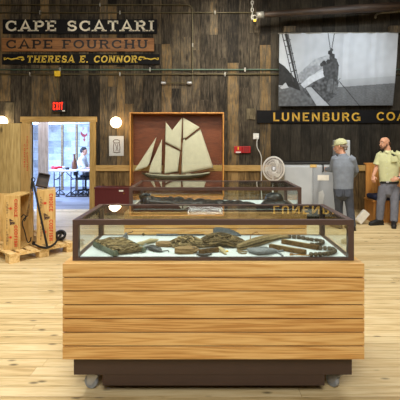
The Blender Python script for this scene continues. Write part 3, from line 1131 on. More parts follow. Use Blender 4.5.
from mathutils import noise as mn


def photo_tone(u, v):
    "grey of the printed photograph at u, v in 0..370 x 0..225 (top-left origin)"
    p = (u, v)
    nz = mn.noise(Vector((u * 0.05, v * 0.05, 1.3)))
    n2 = mn.noise(Vector((u * 0.16, v * 0.45, 4.1)))
    n3 = mn.noise(Vector((u * 0.13, v * 0.13, 9.7)))
    g = 186 - 24 * max(0, (v - 120) / 50) + 8 * nz + (10 if u > 200 else 0)
    hz = 168 - (u - 180) * 0.06
    if v > hz:
        g = 104 + 18 * n2 - 0.12 * (v - hz) + 6 * nz
    elif v > hz - 22:
        g = 158 + (hz - v) * 0.7 + 6 * nz
    # low water and hull, left
    if inside(p, [(0, 165), (80, 150), (130, 225), (0, 225)]):
        g = 92 + 24 * n3
    # far sail
    if inside(p, [(60, 128), (112, 80), (150, 68), (172, 72), (160, 98), (120, 120), (75, 165)]):
        g = 150 + 30 * n3 + (18 if v < 100 else 0)
    # deck clutter
    if inside(p, [(74, 162), (150, 120), (192, 150), (186, 190), (150, 222), (120, 222), (80, 178)]):
        g = 76 + 46 * n3
    # furled sail
    if inside(p, [(70, 158), (100, 132), (140, 116), (150, 122), (146, 134), (112, 150), (82, 170)]):
        g = 204 + 14 * n3 - 0.5 * max(0, v - 140)
    # bow shape and mast
    if inside(p, [(0, 90), (18, 102), (62, 150), (70, 178), (36, 165), (0, 160)]):
        g = 36 + 12 * n3
    if inside(p, [(4, 168), (22, 152), (32, 168), (10, 172)]):
        g = 176
    if segd(p, (20, 4), (58, 152)) < 4.5 - 0.012 * v:
        g = 46 + 10 * n3
    for a, b in (((26, 2), (64, 150)), ((8, 2), (46, 148)), ((14, 22), (34, 20)), ((20, 40), (36, 38)), ((28, 66), (44, 62)), ((34, 92), (50, 88)), ((42, 118), (56, 114))):
        if segd(p, a, b) < 1.5:
            g = 62
    # men along the spar
    for poly, t in (([(138, 100), (150, 92), (182, 82), (190, 100), (188, 150), (186, 190), (168, 196), (156, 160), (142, 128)], 72),
                    ([(146, 150), (172, 140), (190, 160), (186, 188), (160, 184)], 98),
                    ([(158, 66), (166, 62), (176, 66), (176, 88), (160, 90)], 54)):
        if inside(p, poly):
            g = t + 30 * n3
    for c, rr, t in (((160, 60), 7, 40), ((165, 52), 5, 70), ((142, 92), 7, 44), ((156, 88), 7, 52), ((136, 97), 6, 60), ((176, 84), 7, 66)):
        if math.hypot(u - c[0], v - c[1]) < rr:
            g = t
    # bowsprit board
    if inside(p, [(86, 168), (106, 166), (166, 225), (124, 225)]):
        g = 172 + 8 * n3
    if segd(p, (106, 166), (168, 226)) < 1.8:
        g = 60
    for a, b in (((171, 0), (164, 56)), ((150, 0), (163, 62)), ((192, 148), (262, 226)), ((186, 150), (196, 140)), ((160, 130), (150, 180)), ((178, 120), (172, 200))):
        if segd(p, a, b) < 1.2:
            g = 58
    return max(18, min(225, g))


corners = [(279.6, 33.3), (398.6, 32.4), (393, 105.4), (278.4, 106.2)]
ban = thing('photo_banner', P(338, 106, YBN), 'cloth banner printed with a grey photograph of sailors on a bowsprit', 'banner')
NX, NZ = 300, 184
mb = MB()
grid = []
cols = []
for jz in range(NZ + 1):
    t = jz / NZ
    row = []
    for i in range(NX + 1):
        s_ = i / NX
        top = Vector(corners[0]).lerp(Vector(corners[1]), s_)
        bot = Vector(corners[3]).lerp(Vector(corners[2]), s_)
        q = top.lerp(bot, t)
        ph = s_ * 60 + 1.2 * math.sin(s_ * 23)
        dp = (0.010 * math.sin(ph) + 0.007 * math.sin(ph * 0.43 + 1)) * (0.25 + 0.75 * (1 - t)) + 0.025 * math.sin(t * PI) * math.sin(s_ * 5)
        dz = 0.006 * math.sin(ph) * (1 - t) ** 3
        p = P(q[0], q[1], YBN) + Vector((0, dp, dz))
        row.append(mb.bm.verts.new(p))
        cols.append(photo_tone(s_ * 370, t * 225))
    grid.append(row)
for jz in range(NZ):
    for i in range(NX):
        mb.face([grid[jz][i], grid[jz + 1][i], grid[jz + 1][i + 1], grid[jz][i + 1]], 0, True)
mb.bm.verts.index_update()
cl = mb.build('printed_cloth', M['print'], ban, fixn=False)
ca = cl.data.attributes.new('ink', 'FLOAT_COLOR', 'POINT')
for i, g in enumerate(cols):
    ca.data[i].color = srgb(g * 0.95, g * 0.985, min(255, g * 1.03))
sd = cl.modifiers.new('cloth_thickness', 'SOLIDIFY')
sd.thickness = 0.002
a, b = P(278, 33.4, YBN), P(399.6, 32.4, YBN)
MB().cyl(a, b, 0.012, seg=10).build('top_rod', M['galv'], ban)
for px0, px1, py in ((282.5, 294, 28), (387, 398.6, 27.5)):
    a, b = P(px0, 33.2, YW), P(px1, py, YW)
    MB().box((a.x, YBN - .02, a.z - .02), (b.x, YW + 0.004, b.z), bevel=0.01).build('bracket', M['barn'], ban)

# spar slung from a chain, iron hook beside it
sp = thing('spar', P(262, 15, 9.4), 'long dark timber spar slung level near the top of the wall', 'spar')
p0, p1 = P(257, 15.2, 9.4), P(470, 1.5, 9.4)
MB().limb([p0, p0.lerp(p1, .1), p0.lerp(p1, .5), p1], [.052, .075, .1, .1], 16, cap='flat').build('timber', M['boom'], sp)
MB().limb([p0 + (p1 - p0) * -0.004, p0.lerp(p1, .032)], [.068, .076], 16, cap='flat').build('iron_cap', M['galv'], sp)
ring = MB()
c = P(254.4, 17.5, 9.4)
ring.limb([c + Vector((.065 * math.cos(t * PI / 8), 0, .05 * math.sin(t * PI / 8))) for t in range(16)], .014, 8, closed=True)
ring.build('eye_ring', M['galv'], sp)
for dx in (0.18,):
    ln = MB()
    q = p0.lerp(p1, .55)
    ln.cyl(q, (q.x, q.y, 5.3), 0.02, seg=8)
    ln.build('hanger_rod', M['iron'], sp)
ch = MB()
zc = P(252, 19.5, 9.4).z
xc = P(252.2, 0, 9.4).x
zz = zc
i = 0
while zz < 5.3:
    ax = Vector((1, 0, 0)) if i % 2 == 0 else Vector((0, 1, 0))
    cc = Vector((xc, 9.4, zz + 0.05))
    ch.limb([cc + ax * .026 * math.cos(t * PI / 6) + Vector((0, 0, .052 * math.sin(t * PI / 6))) for t in range(12)], .010, 6, closed=True)
    zz += 0.082
    i += 1
tag(ch.build('hoist_chain', M['galv'], origin=(xc, 9.4, zc)), 'pale iron chain hanging down to the left end of the spar', 'chain')
c = P(254.8, 20.5, 9.38)
tag(MB().box((c.x - .03, 9.375, c.z - .025), (c.x + .03, 9.385, c.z + .025), bevel=.003).build('marker_tag', M['yellow'], origin=c), 'tiny yellow tag tied under the chain', 'tag')
pts = [(375.5, 17.3), (375.6, 15.4), (377.6, 13.6), (381, 12.8), (386, 12.4), (391, 12.2), (396, 11.4), (404, 10.6)]
hk = MB()
hk.limb([P(u, v, 9.85) for u, v in pts], [.03, .026, .024, .024, .024, .024, .024, .024], 10)
hk.limb([P(404, 10.6, 9.85), P(404, 10.6, 9.975)], .02, 8)
tag(hk.build('iron_hook', M['galv'], origin=P(390, 12, 9.85)), 'pale iron hook on the wall below the spar, at the top right', 'hook')

# ================================================================== SHIP MODEL IN ITS CASE
YC0, YC1 = 9.62, 9.98
a, b = P(129.6, 112.2, YC0), P(224, 200, YC0)
sc = thing('model_case', ((a.x + b.x) / 2, (YC0 + YC1) / 2, 0), 'glazed wooden case with red brown back holding the schooner model', 'display case')
X0, X1, Z1, Z0 = a.x, b.x, a.z, 0.36
fr = 0.028
f_ = MB()
f_.box((X0, YC0, Z0), (X0 + fr, YC1, Z1), bevel=.003)
f_.box((X1 - fr, YC0, Z0), (X1, YC1, Z1), bevel=.003)
f_.box((X0 + fr, YC0, Z1 - fr), (X1 - fr, YC1, Z1), bevel=.003)
f_.box((X0 + fr, YC0, Z0), (X1 - fr, YC1, Z0 + fr), bevel=.003)
f_.build('case_frame', M['goldwood'], sc)
MB().box((X0 + fr, YC1 - 0.02, Z0 + fr), (X1 - fr, YC1 - .002, Z1 - fr)).build('backboard', M['mahog'], sc)
MB().box((X0 + fr - .004, YC0 + 0.012, Z0 + fr - .004), (X1 - fr + .004, YC0 + 0.015, Z1 - fr + .004)).build('glass_pane', M['glass'], sc)
zsh = P(170, 182, 9.8).z
MB().box((X0 + fr, YC0 + .03, zsh - .05), (X1 - fr, YC1 - .02, zsh - .02)).build('shelf', M['mahog'], sc)
st = MB()
for xx in (X0 + .02, X1 - .1):
    for yy in (YC0 + .02, YC1 - .1):
        st.box((xx, yy, 0), (xx + .08, yy + .08, Z0))
st.box((X0 + .03, YC0 + .03, Z0 - .1), (X1 - .03, YC1 - .03, Z0 - .001))
st.build('stand', M['goldwood'], sc)

YS = 9.80
sh = thing('schooner_model', P(172, 179, YS), 'two masted schooner model with cream sails inside the wooden case', 'ship model')
SPX = lambda u, v, dy=0: P(u, v, YS) + Vector((0, dy, 0))
# hull: stations from bow (left) to stern (right)
hull = MB()
stn = [(141.5, 172.6, 173.0, .004), (146, 173.6, 176.4, .03), (152, 174.5, 178.8, .055), (162, 175.3, 179.6, .075), (176, 175.5, 179.8, .08), (190, 175.0, 179.4, .075), (202, 173.9, 177.6, .06), (209.5, 172.8, 174.6, .035)]
rings = []
for u, vt, vb, hw in stn:
    zt, zb_ = SPX(u, vt).z, SPX(u, vb).z
    xx = SPX(u, vt).x
    rings.append([hull.bm.verts.new((xx, YS + hw * c, zb_ + (zt - zb_) * k)) for c, k in ((-1, 1), (-.95, .55), (-.6, .15), (0, 0), (.6, .15), (.95, .55), (1, 1))])
for A, B in zip(rings, rings[1:]):
    for k in range(6):
        hull.face([A[k], A[k + 1], B[k + 1], B[k]], 0, True)
    hull.face([A[6], A[0], B[0], B[6]], 0)
hull.face(rings[0])
hull.face(rings[-1][::-1])
hull.build('hull', M['hull'], sh)
rl = MB()
for sgn in (-1, 1):
    q = [Vector((SPX(u, vt).x, YS + hw * sgn * .98, SPX(u, vt - .3).z)) for u, vt, vb, hw in stn[1:]]
    rl.limb(q, [(.012, .006)] * len(q), 6, side=(0, 0, 1))
rl.build('rail', M['hullwhite'], sh)
for u0, u1, hh in ((170, 174, .035), (186, 191, .05), (195, 199, .035), (158, 160.5, .03)):
    q0, q1 = SPX(u0, 175.6), SPX(u1, 175.6)
    MB().box((q0.x, YS - .03, q0.z - .02), (q1.x, YS + .03, q0.z + hh)).build('deckhouse', M['hullwhite'], sh)
for u in (156, 195):
    q = SPX(u, 179)
    MB().box((q.x - .015, YS - .06, zsh - .0205), (q.x + .015, YS + .06, q.z + .02)).build('cradle', M['spar'], sh)
MB().limb([SPX(141.5, 174.5), SPX(150, 174.0)], [.008, .016], 8).build('bowsprit', M['spar'], sh)
MB().limb([SPX(163.6, 176), SPX(164.8, 146), SPX(165.7, 121)], [.024, .02, .009], 10).build('mast', M['spar'], sh)
MB().limb([SPX(179.6, 176), SPX(181.4, 146), SPX(182.6, 117)], [.026, .022, .009], 10).build('mast', M['spar'], sh)
tp = MB()
q = SPX(181.8, 140.5)
tp.box((q.x - .04, YS - .04, q.z - .05), (q.x + .03, YS + .03, q.z + .05), bevel=.006)
tp.build('masthead', M['spar'], sh)
MB().limb([SPX(181, 174.6), SPX(213.5, 169.5)], [.016, .011], 8).build('boom', M['spar'], sh)
MB().limb([SPX(164, 174.8), SPX(179, 173.2)], [.015, .011], 8).build('boom', M['spar'], sh)
MB().limb([SPX(185.6, 139.2, -.02), SPX(200.4, 128.4, -.02)], [.018, .012], 8).build('gaff', M['spar'], sh)
MB().limb([SPX(164.6, 143, -.02), SPX(180.8, 151, -.02)], [.012, .010], 8).build('gaff', M['spar'], sh)


def sail(name, poly, bulge, dy):
    "billowed sail filling a polygon of pixels on the model's plane"
    n = len(poly)
    c = (sum(p[0] for p in poly) / n, sum(p[1] for p in poly) / n)
    mb = MB()
    R_ = 6
    rim = []
    for i in range(n):
        for k in range(6):
            t = k / 6
            rim.append((poly[i][0] + (poly[(i + 1) % n][0] - poly[i][0]) * t, poly[i][1] + (poly[(i + 1) % n][1] - poly[i][1]) * t))
    cv = mb.bm.verts.new(SPX(c[0], c[1], dy - bulge))
    prev = None
    for r in range(1, R_ + 1):
        f = r / R_
        ring = [mb.bm.verts.new(SPX(c[0] + (p[0] - c[0]) * f, c[1] + (p[1] - c[1]) * f, dy - bulge * (1 - f * f))) for p in rim]
        m_ = len(ring)
        for k in range(m_):
            if prev is None:
                mb.face([cv, ring[k], ring[(k + 1) % m_]], 0, True)
            else:
                mb.face([prev[k], ring[k], ring[(k + 1) % m_], prev[(k + 1) % m_]], 0, True)
        prev = ring
    o = mb.build(name, M['sail'], sh)
    sd = o.modifiers.new('t', 'SOLIDIFY')
    sd.thickness = 0.004
    return o


sail('jib', [(134, 171.2), (156.6, 137), (149.2, 164.2), (147, 167)], .014, -.03)
sail('staysail', [(148.6, 173), (151, 164), (162, 139), (161.4, 173.6)], .014, .0)
sail('foresail', [(165.0, 143), (180.2, 151.2), (177.6, 171.4), (163.4, 174)], .016, .0)
sail('fore_topsail', [(166.0, 122.3), (172.2, 130.4), (182.2, 117.8), (180.9, 150), (165.4, 142)], .014, -.035)
sail('mainsail', [(182.6, 140), (200.4, 129.2), (213.4, 167.6), (181.4, 174)], .02, .0)
sail('main_topsail', [(183.2, 117.6), (199.6, 127.2), (186, 138), (183, 138.4)], .012, -.01)
rg = MB()
for a, b in (((141.5, 174), (157, 137)), ((150, 174), (165.6, 122)), ((182.6, 117), (210, 172)), ((182.6, 117), (165.7, 121.5)), ((200.4, 128.4), (213.4, 168))):
    rg.cyl(SPX(*a), SPX(*b), .003, seg=5)
rg.build('rigging', M['spar'], sh)

# ================================================================== FAN, CABINET, BENCH
YF = 8.35
fc = P(273.6, 168.8, YF)
fan = thing('pedestal_fan', (fc.x, YF + .1, 0), 'white round pedestal fan standing between the red box and the grey cabinet', 'fan')
tl = Matrix.Translation(fc) @ Matrix.Rotation(math.radians(-6), 4, 'Z') @ Matrix.Rotation(math.radians(90), 4, 'X')
for nm, z0, zz in (('front_grille', .03, .055), ('rear_grille', -.03, -.055)):
    g = MB()
    for r, zf in ((.2, 0), (.16, .45), (.115, .8), (.07, 1)):
        n_ = 40
        zq = z0 + (zz - z0) * zf
        g.limb([(r * math.cos(2 * PI * i / n_), r * 1.13 * math.sin(2 * PI * i / n_), zq) for i in range(n_)], .006 if r > .19 else .0028, 6, closed=True)
    for i in range(44):
        a_ = 2 * PI * i / 44
        ca_, sa_ = math.cos(a_), math.sin(a_) * 1.13
        g.limb([(.05 * ca_, .05 * sa_, zz), (.115 * ca_, .115 * sa_, z0 + (zz - z0) * .8), (.16 * ca_, .16 * sa_, z0 + (zz - z0) * .45), (.2 * ca_, .2 * sa_, z0)], .0036, 5, cap='flat')
    g.transform(tl)
    g.build(nm, M['fangrille'], fan)
g = MB()
g.limb([(0.212 * math.cos(2 * PI * i / 40), .24 * math.sin(2 * PI * i / 40), 0) for i in range(40)], (.01), 8, closed=True)
g.transform(tl).build('rim', M['whitep'], fan)
MB().lathe([(.0, .062), (.03, .062), (.05, .056), (.05, .05), (0, .05)], seg=20).transform(tl).build('hub_badge', M['steel'], fan)
for k in range(3):
    b_ = MB()
    a0 = k * 2 * PI / 3 + .3
    poly = []
    for i in range(9):
        t = i / 8
        poly.append((.035 + .145 * math.sin(t * PI / 2), a0 + .9 * t))
    for i in range(9):
        t = 1 - i / 8
        poly.append((.035 + .14 * math.sin(t * PI / 2) ** 3, a0 + .1 + 1.35 * t))
    b_.prism([(r * math.cos(a_), r * math.sin(a_) * 1.1, .01 - .03 * (a_ - a0 - .6)) for r, a_ in poly], (0, 0, .003))
    b_.transform(tl).build('blade', M['whitep'], fan)
mo = MB()
mo.lathe([(0, -.16), (.05, -.155), (.065, -.12), (.06, -.06), (0, -.06)], seg=18)
mo.transform(tl).build('motor', M['whitep'], fan)
MB().cyl((fc.x, YF + .11, 0.04), (fc.x, YF + .11, fc.z - .05), .016, seg=12).build('pole', M['whitep'], fan)
MB().lathe([(0, 0), (.2, 0), (.2, .012), (.14, .03), (.03, .05), (0, .05)], (fc.x, YF + .11, 0), 28).build('base', M['whitep'], fan)

YK = 8.62
k0, k1 = P(284, 164, YK).x, P(341, 164, YK).x
kz = P(0, 164.5, YK).z
kb = thing('grey_cabinet', ((k0 + k1) / 2, YK + .35, 0), 'low grey metal cabinet with a dark top where the man in the cap reaches', 'cabinet')
MB().box((k0, YK, 0.09), (k1, YK + .75, kz), bevel=.015).build('body', M['cabinet'], kb)
MB().box((k0 - .01, YK - .015, kz), (k1 - .02, YK + .76, kz + .045), bevel=.012).build('top', M['black'], kb)
MB().box((k0 + .04, YK + .05, 0), (k1 - .04, YK + .7, .09)).build('kickboard', M['black'], kb)
xm = P(312.6, 0, YK).x
for a, b, m_ in ((k0 + .015, xm - .006, 'cabinet'), (xm + .006, k1 - .015, 'cabinetdark')):
    d = MB().box((a, YK - .022, .11), (b, YK - .001, kz - .04), bevel=.008).build('door', M[m_], kb)
    if m_ == 'cabinetdark':
        h = P(322.4, 168, YK)
        q = MB()
        q.limb([(h.x, YK - .022, h.z + .07), (h.x, YK - .06, h.z + .06), (h.x, YK - .06, h.z - .06), (h.x, YK - .022, h.z - .07)], .012, 8)
        q.build('handle', M['black'], d)
        a_, b_ = P(317.6, 180.4, YK - .024), P(329, 175.0, YK - .024)
        nt_ = MB().box((a_.x, YK - .026, a_.z), (b_.x, YK - .0215, b_.z)).build('notice', M['paper'], d)
        a_, b_ = P(318, 204, YK), P(324, 190, YK)
        MB().prism([(a_.x, YK - .0235, a_.z), (b_.x - .04, YK - .0235, a_.z - .03), (b_.x, YK - .0235, b_.z - .1), (b_.x - .03, YK - .0235, b_.z), (a_.x + .01, YK - .0235, b_.z - .04)], (0, .002, 0)).build('bare_patch', M['papergrey'], d)
        nl = MB()
    else:
        pass
a_, b_ = P(310, 167.4, YK - .024), P(316.6, 164.6, YK - .024)
MB().box((a_.x, YK - .03, a_.z), (b_.x, YK - .0225, b_.z)).build('tape_label', M['tape'], kb)
l0, l1 = P(341.5, 140, 8.6).x, P(350.6, 140, 8.6).x
lk = thing('tall_locker', ((l0 + l1) / 2, 8.9, 0), 'tall narrow grey locker behind the man in the cap', 'locker')
lz = P(0, 140, 8.6).z
MB().box((l0, 8.62, 0), (l1, 9.2, lz), bevel=.012).build('body', M['cabinet'], lk)
d = MB().box((l0 + .01, 8.6, .06), (l1 - .01, 8.619, lz - .02), bevel=.006).build('door', M['cabinet'], lk)
MB().box((l1 - .05, 8.575, .95), (l1 - .03, 8.601, 1.1), bevel=.005).build('handle', M['steel'], d)

YBE = 8.42
b0 = P(373.6, 200, YBE).x
bb0 = P(366, 200, YBE + .48).x
b1 = 5.4
be = thing('bench', ((b0 + b1) / 2, YBE + .25, 0), 'high backed orange pine bench with a navy cushion behind the bearded man', 'bench')
ZS = P(0, 200.5, YBE).z
bk_ = MB()
xx = bb0
while xx < b1 - .05:
    xe = min(xx + .2, b1)
    bk_.box((xx + .0015, YBE + .48, 0.0), (xe - .0015, YBE + .52, P(0, 164.5, YBE + .48).z))
    xx = xe
bk_.build('backrest', M['bench'], be)
MB().box((bb0 - .03, YBE + .478, P(0, 164.5, YBE + .48).z), (b1 + .03, YBE + .545, P(0, 164.5, YBE + .48).z + .035), bevel=.006).build('cap_rail', M['bench'], be)
fr_ = MB()
xx = b0
while xx < b1 - .05:
    xe = min(xx + .24, b1)
    fr_.box((xx + .0015, YBE, 0), (xe - .0015, YBE + .03, ZS - .03))
    xx = xe
fr_.build('seat_front', M['bench'], be)
MB().box((b0, YBE + .031, 0), (b0 + .03, YBE + .479, ZS - .03)).build('side_panel', M['bench'], be)
MB().box((b0 - .02, YBE - .03, ZS - .03), (b1, YBE + .479, ZS), bevel=.005).build('seat', M['bench'], be)
MB().box((b0 + .02, YBE - .05, ZS + .001), (b1 - .02, YBE + .46, ZS + .1), bevel=.035).build('cushion', M['bluecushion'], be)

# white foam block leaning against the bench
wq = MB()
R_ = Matrix.Translation(P(362.2, 214.6, 8.28)) @ Matrix.Rotation(math.radians(-37), 4, 'Y').inverted().inverted()
R_ = Matrix.Translation(P(362.2, 214.8, 8.28)) @ Matrix.Rotation(math.radians(40), 4, 'Y')
wq.box((-.07, -.05, -.135), (.07, .05, .135), mat=R_, bevel=.012)
zmin = min(v.co.z for v in wq.bm.verts)
bmesh.ops.translate(wq.bm, vec=(0, 0, -zmin + .001), verts=wq.bm.verts)
tag(wq.build('foam_block', M['paper'], origin=(P(362, 214, 8.28).x, 8.28, 0)), 'white block tipped on its corner on the floor beside the bench', 'block')

# ================================================================== PEOPLE
def frame_from(d, n):
    d = Vector(d).normalized()
    n = Vector(n)
    n = (n - d * n.dot(d)).normalized()
    return d, n, d.cross(n)


def hand(mb, wrist, d, palm, thumb_side, curl=0.5, k=1.0):
    "palm, four unequal bent fingers and a thumb; d = direction of the hand, palm = the way the palm faces"
    d, n, s_ = frame_from(d, palm)
    s_ = s_ * thumb_side
    W = Vector(wrist)
    mb.limb([W, W + d * .035 * k, W + d * .085 * k], [(.024 * k, .018 * k), (.038 * k, .017 * k), (.04 * k, .014 * k)], 10, side=s_)
    for i, (off, l) in enumerate(((.03, .068), (.011, .077), (-.009, .072), (-.028, .055))):
        p = W + d * .078 * k + s_ * off * k
        a = curl * (0.9 + .1 * i)
        pts = [p]
        dd = d.copy()
        for j, f in enumerate((.45, .32, .23)):
            ang = a * (.7 if j == 0 else 1.0)
            dd = (dd * math.cos(ang) + n * math.sin(ang)).normalized()
            nn = n
            n2 = (n - dd * n.dot(dd))
            p = p + dd * l * f * k
            pts.append(p)
        mb.limb([W + d * .05 * k + s_ * off * k] + pts, [.0095 * k, .0095 * k, .009 * k, .0085 * k, .0075 * k], 8)
    t0 = W + d * .025 * k + s_ * .026 * k
    t1 = t0 + (d * .6 + s_ * .75 + n * .35).normalized() * .04 * k
    t2 = t1 + (d * .9 + s_ * .2 + n * .5).normalized() * .03 * k
    mb.limb([t0 - s_ * .01 * k, t0, t1, t2], [.013 * k, .013 * k, .0105 * k, .0085 * k], 8)


def head(mb, c, f, k=1.0):
    "skull, jaw, nose, brow, chin, lips and ears; f = way the face looks"
    f = Vector(f).normalized()
    s_ = Vector((0, 0, 1)).cross(f).normalized()
    u = f.cross(s_).normalized()
    c = Vector(c)
    q = lambda a, b, z: c + f * a * k + s_ * b * k + u * z * k
    mb.limb([q(-.03, 0, .03), q(.025, 0, .035)], [(.074 * k, .088 * k), (.07 * k, .082 * k)], 16, side=s_)
    mb.limb([q(.02, 0, .02), q(.035, 0, -.045), q(.04, 0, -.078)], [(.067 * k, .066 * k), (.058 * k, .055 * k), (.04 * k, .04 * k)], 14, side=s_)
    mb.limb([q(.07, 0, -.092), q(.075, 0, -.094)], .018 * k, 10)
    mb.limb([q(.088, 0, .018), q(.104, 0, -.012), q(.117, 0, -.030)], [.009 * k, .012 * k, .0145 * k], 8)
    for t in (-1, 1):
        mb.limb([q(.084, t * .012, .03), q(.076, t * .048, .03)], .012 * k, 8)
        mb.limb([q(-.012, t * .074, .022), q(-.008, t * .08, -.005), q(.0, t * .074, -.03)], [(.010 * k, .02 * k), (.010 * k, .017 * k), (.008 * k, .01 * k)], 8)
    mb.limb([q(.096, -.018, -.055), q(.100, 0, -.054), q(.096, .018, -.055)], .008 * k, 8)
    mb.limb([q(.096, -.015, -.066), q(.099, 0, -.067), q(.096, .015, -.066)], .008 * k, 8)
    return q


def eyes(q, k, parent):
    for t in (-1, 1):
        e_ = MB()
        e_.ball(q(.081, t * .031, .012), .0095 * k, 10)
        o = e_.build('eye', M['paper'], parent)
        i_ = MB()
        i_.ball(q(.0865, t * .031, .012), .0062 * k, 8)
        i_.build('iris', M['hair'], o)


VX = 0.008
# ---------------------------------------------------------------- bearded man in the yellow green shirt
Y0 = 8.2
man = thing('person', (P(386, 226, 8.1).x, 8.1, 0), 'bald bearded person in a pale green shirt and grey jeans, standing at the right edge', 'person')
Hc = P(384.6, 143.2, Y0)
fdir = Vector((-.93, -.36, -.03))
nk = P(388.2, 151.5, Y0)
RS, LS = P(379.6, 155.3, 8.27), P(399, 154.8, 8.13)
RE, LE = P(376.4, 167.6, 8.28), P(404.2, 169, 8.14)
RW, LW = P(373.2, 176, 8.12), P(398.4, 178.6, 7.96)
RH, LH = P(383.6, 187, 8.22), P(394.6, 187, 8.17)
RK, LK = P(380.6, 204.6, 8.2), P(394.6, 205, 8.08)
RA, LA = P(379.6, 220.2, 8.2), P(394, 222.2, 8.03)
tw = Vector((1, -.12, 0)).normalized()
body = MB()
q = head(body, Hc, fdir, 0.98)
body.limb([Hc + Vector((.02, .01, -.03)), Hc.lerp(nk, .6) + Vector((.01, 0, 0)), nk + Vector((0, 0, -.06))], [.058, .06, .072], 14)
tors = [(153.6, .07, .07), (156, .155, .085), (161, .185, .115), (170, .172, .112), (179, .155, .105), (186, .158, .11)]
body.limb([P(388.8 + (.3 if i > 3 else 0), y, 8.21) for i, (y, a, b) in enumerate(tors)], [(a, b) for y, a, b in tors], 20, side=tw)
for S_, E_, W_ in ((RS, RE, RW), (LS, LE, LW)):
    body.limb([S_, S_.lerp(E_, .5), E_, E_.lerp(W_, .35), W_], [.052, .047, .039, .04, .027], 12)
for A_, K_, N_ in ((RH, RK, RA), (LH, LK, LA)):
    body.limb([A_, A_.lerp(K_, .5), K_, K_.lerp(N_, .35), N_], [.085, .072, .054, .054, .038], 14)
    body.limb([N_, N_ + Vector((-.02, -.01, -.04)), N_ + Vector((-.05, -.03, -.05))], [.03, .028, .022], 10)
hand(body, RW, (RW - RE).normalized() + Vector((.25, -.1, -.5)), (.5, .8, .3), 1, .75, 1.0)
hand(body, LW, P(393.4, 179.6, 7.95) - LW, (.1, 1, -.4), -1, .55, 1.0)
body.build('body', M['skinw'], man, remesh=.0065, smooth_it=2)
eyes(q, .98, man)
be_ = MB()
fb = fdir.normalized()
sb_ = Vector((0, 0, 1)).cross(fb).normalized()
be_.limb([q(.0, -.069, -.01), q(.02, -.062, -.06), q(.062, -.036, -.096), q(.088, 0, -.102), q(.062, .036, -.096), q(.02, .062, -.06), q(.0, .069, -.01)], [.007, .017, .02, .021, .02, .017, .007], 10)
be_.limb([q(.092, -.03, -.062), q(.103, -.012, -.043), q(.103, .012, -.043), q(.092, .03, -.062)], .0085, 8)
be_.build('beard', M['hair'], man, remesh=.006, smooth_it=1)
for t in (-1, 1):
    MB().limb([q(.094, t * .014, .034), q(.092, t * .034, .041), q(.078, t * .052, .035)], .0052, 6).build('eyebrow', M['hair'], man)
hr = MB()
hr.limb([q(-.02, -.079, .02), q(-.08, -.058, .0), q(-.112, 0, -.004), q(-.08, .058, .0), q(-.02, .079, .02)], [.008, .02, .024, .02, .008], 10)
hr.limb([q(-.09, -.03, -.035), q(-.09, .03, -.035)], .026, 10)
hr.build('cropped_hair', M['hair'], man, remesh=.007, smooth_it=2)
shm = MB()
tors2 = [(151.4, .07, .066), (152.6, .115, .088), (154.6, .185, .108), (161, .207, .135), (170, .196, .132), (178, .182, .126), (182.3, .182, .126)]
shm.limb([P(388.8 + (.3 if i > 5 else 0), y, 8.21) for i, (y, a, b) in enumerate(tors2)], [(a, b) for y, a, b in tors2], 24, side=tw, cap='flat')
for S_, E_ in ((RS, RE), (LS, LE)):
    shm.limb([S_ + (nk - S_) * .35, S_, S_.lerp(E_, .45), S_.lerp(E_, .78)], [.075, .07, .073, .08], 14, cap='flat')
shm.limb([nk + Vector((0, 0, -.05)), nk + Vector((0, 0, .02))], [.1, .08], 16, cap='flat')
shirt = shm.build('shirt', M['polo'], man, remesh=.009, smooth_it=3)
col = MB()
for t in (-1, 1):
    c0 = nk + Vector((-.01, -.01, .012))
    col.prism([c0 + tw * t * .008 + Vector((0, -.078, -.012)), c0 + tw * t * .066 + Vector((0, -.04, .014)), c0 + tw * t * .078 + Vector((0, -.06, -.025)), c0 + tw * t * .038 + Vector((0, -.098, -.05))], (0, -.007, .003))
col.build('collar', M['polo'], man)
pk = MB()
pc = P(393.8, 158.8, 8.05)
pk.prism([pc + Vector((-.055, -.005, .05)), pc + Vector((.055, -.018, .05)), pc + Vector((.055, -.018, -.05)), pc + Vector((0, -.011, -.062)), pc + Vector((-.055, -.005, -.05))], (0, -.006, 0))
pk.build('pocket', M['polo'], man)
lgm = MB()
lc = P(392.6, 154.9, 8.06)
lgm.prism([lc + Vector((-.05, -.028, .012)), lc + Vector((-.015, -.03, .02)), lc + Vector((.05, -.032, .002)), lc + Vector((.01, -.03, -.024))], (0, -.004, 0))
lgm.build('chest_logo', M['black'], man)
for i in range(4):
    z = P(0, 156 + i * 6, 8.06).z
    MB().ball((P(386.5 + .2 * i, 0, 8.06).x, 8.06 + (.012 if i == 0 else .0) - .005, z), (.007, .005, .007), 8).build('button', M['papergrey'], man)
tr_ = MB()
tr_.limb([P(389.2, 182, 8.21), P(389.2, 187, 8.2), P(389.2, 191.5, 8.19)], [(.165, .115), (.178, .125), (.172, .12)], 22, side=tw)
for A_, K_, N_ in ((RH, RK, RA), (LH, LK, LA)):
    tr_.limb([A_, A_.lerp(K_, .4), A_.lerp(K_, .85), K_, K_.lerp(N_, .25), K_.lerp(N_, .7), N_ + Vector((0, 0, .01))], [.098, .093, .08, .076, .078, .072, .07], 16, cap='flat')
tr_.build('jeans', M['jeans'], man, remesh=.009, smooth_it=3)
bl = MB()
bl.limb([P(389.2, 182.9, 8.205), P(389.2, 181, 8.205)], [(.180, .129), (.180, .129)], 30, side=tw, cap='flat')
bt = bl.build('belt', M['black'], man)
bc = P(387.5, 182, 8.07)
MB().box((bc.x - .025, 8.062, bc.z - .018), (bc.x + .025, 8.074, bc.z + .018), bevel=.003).build('buckle', M['steel'], bt)
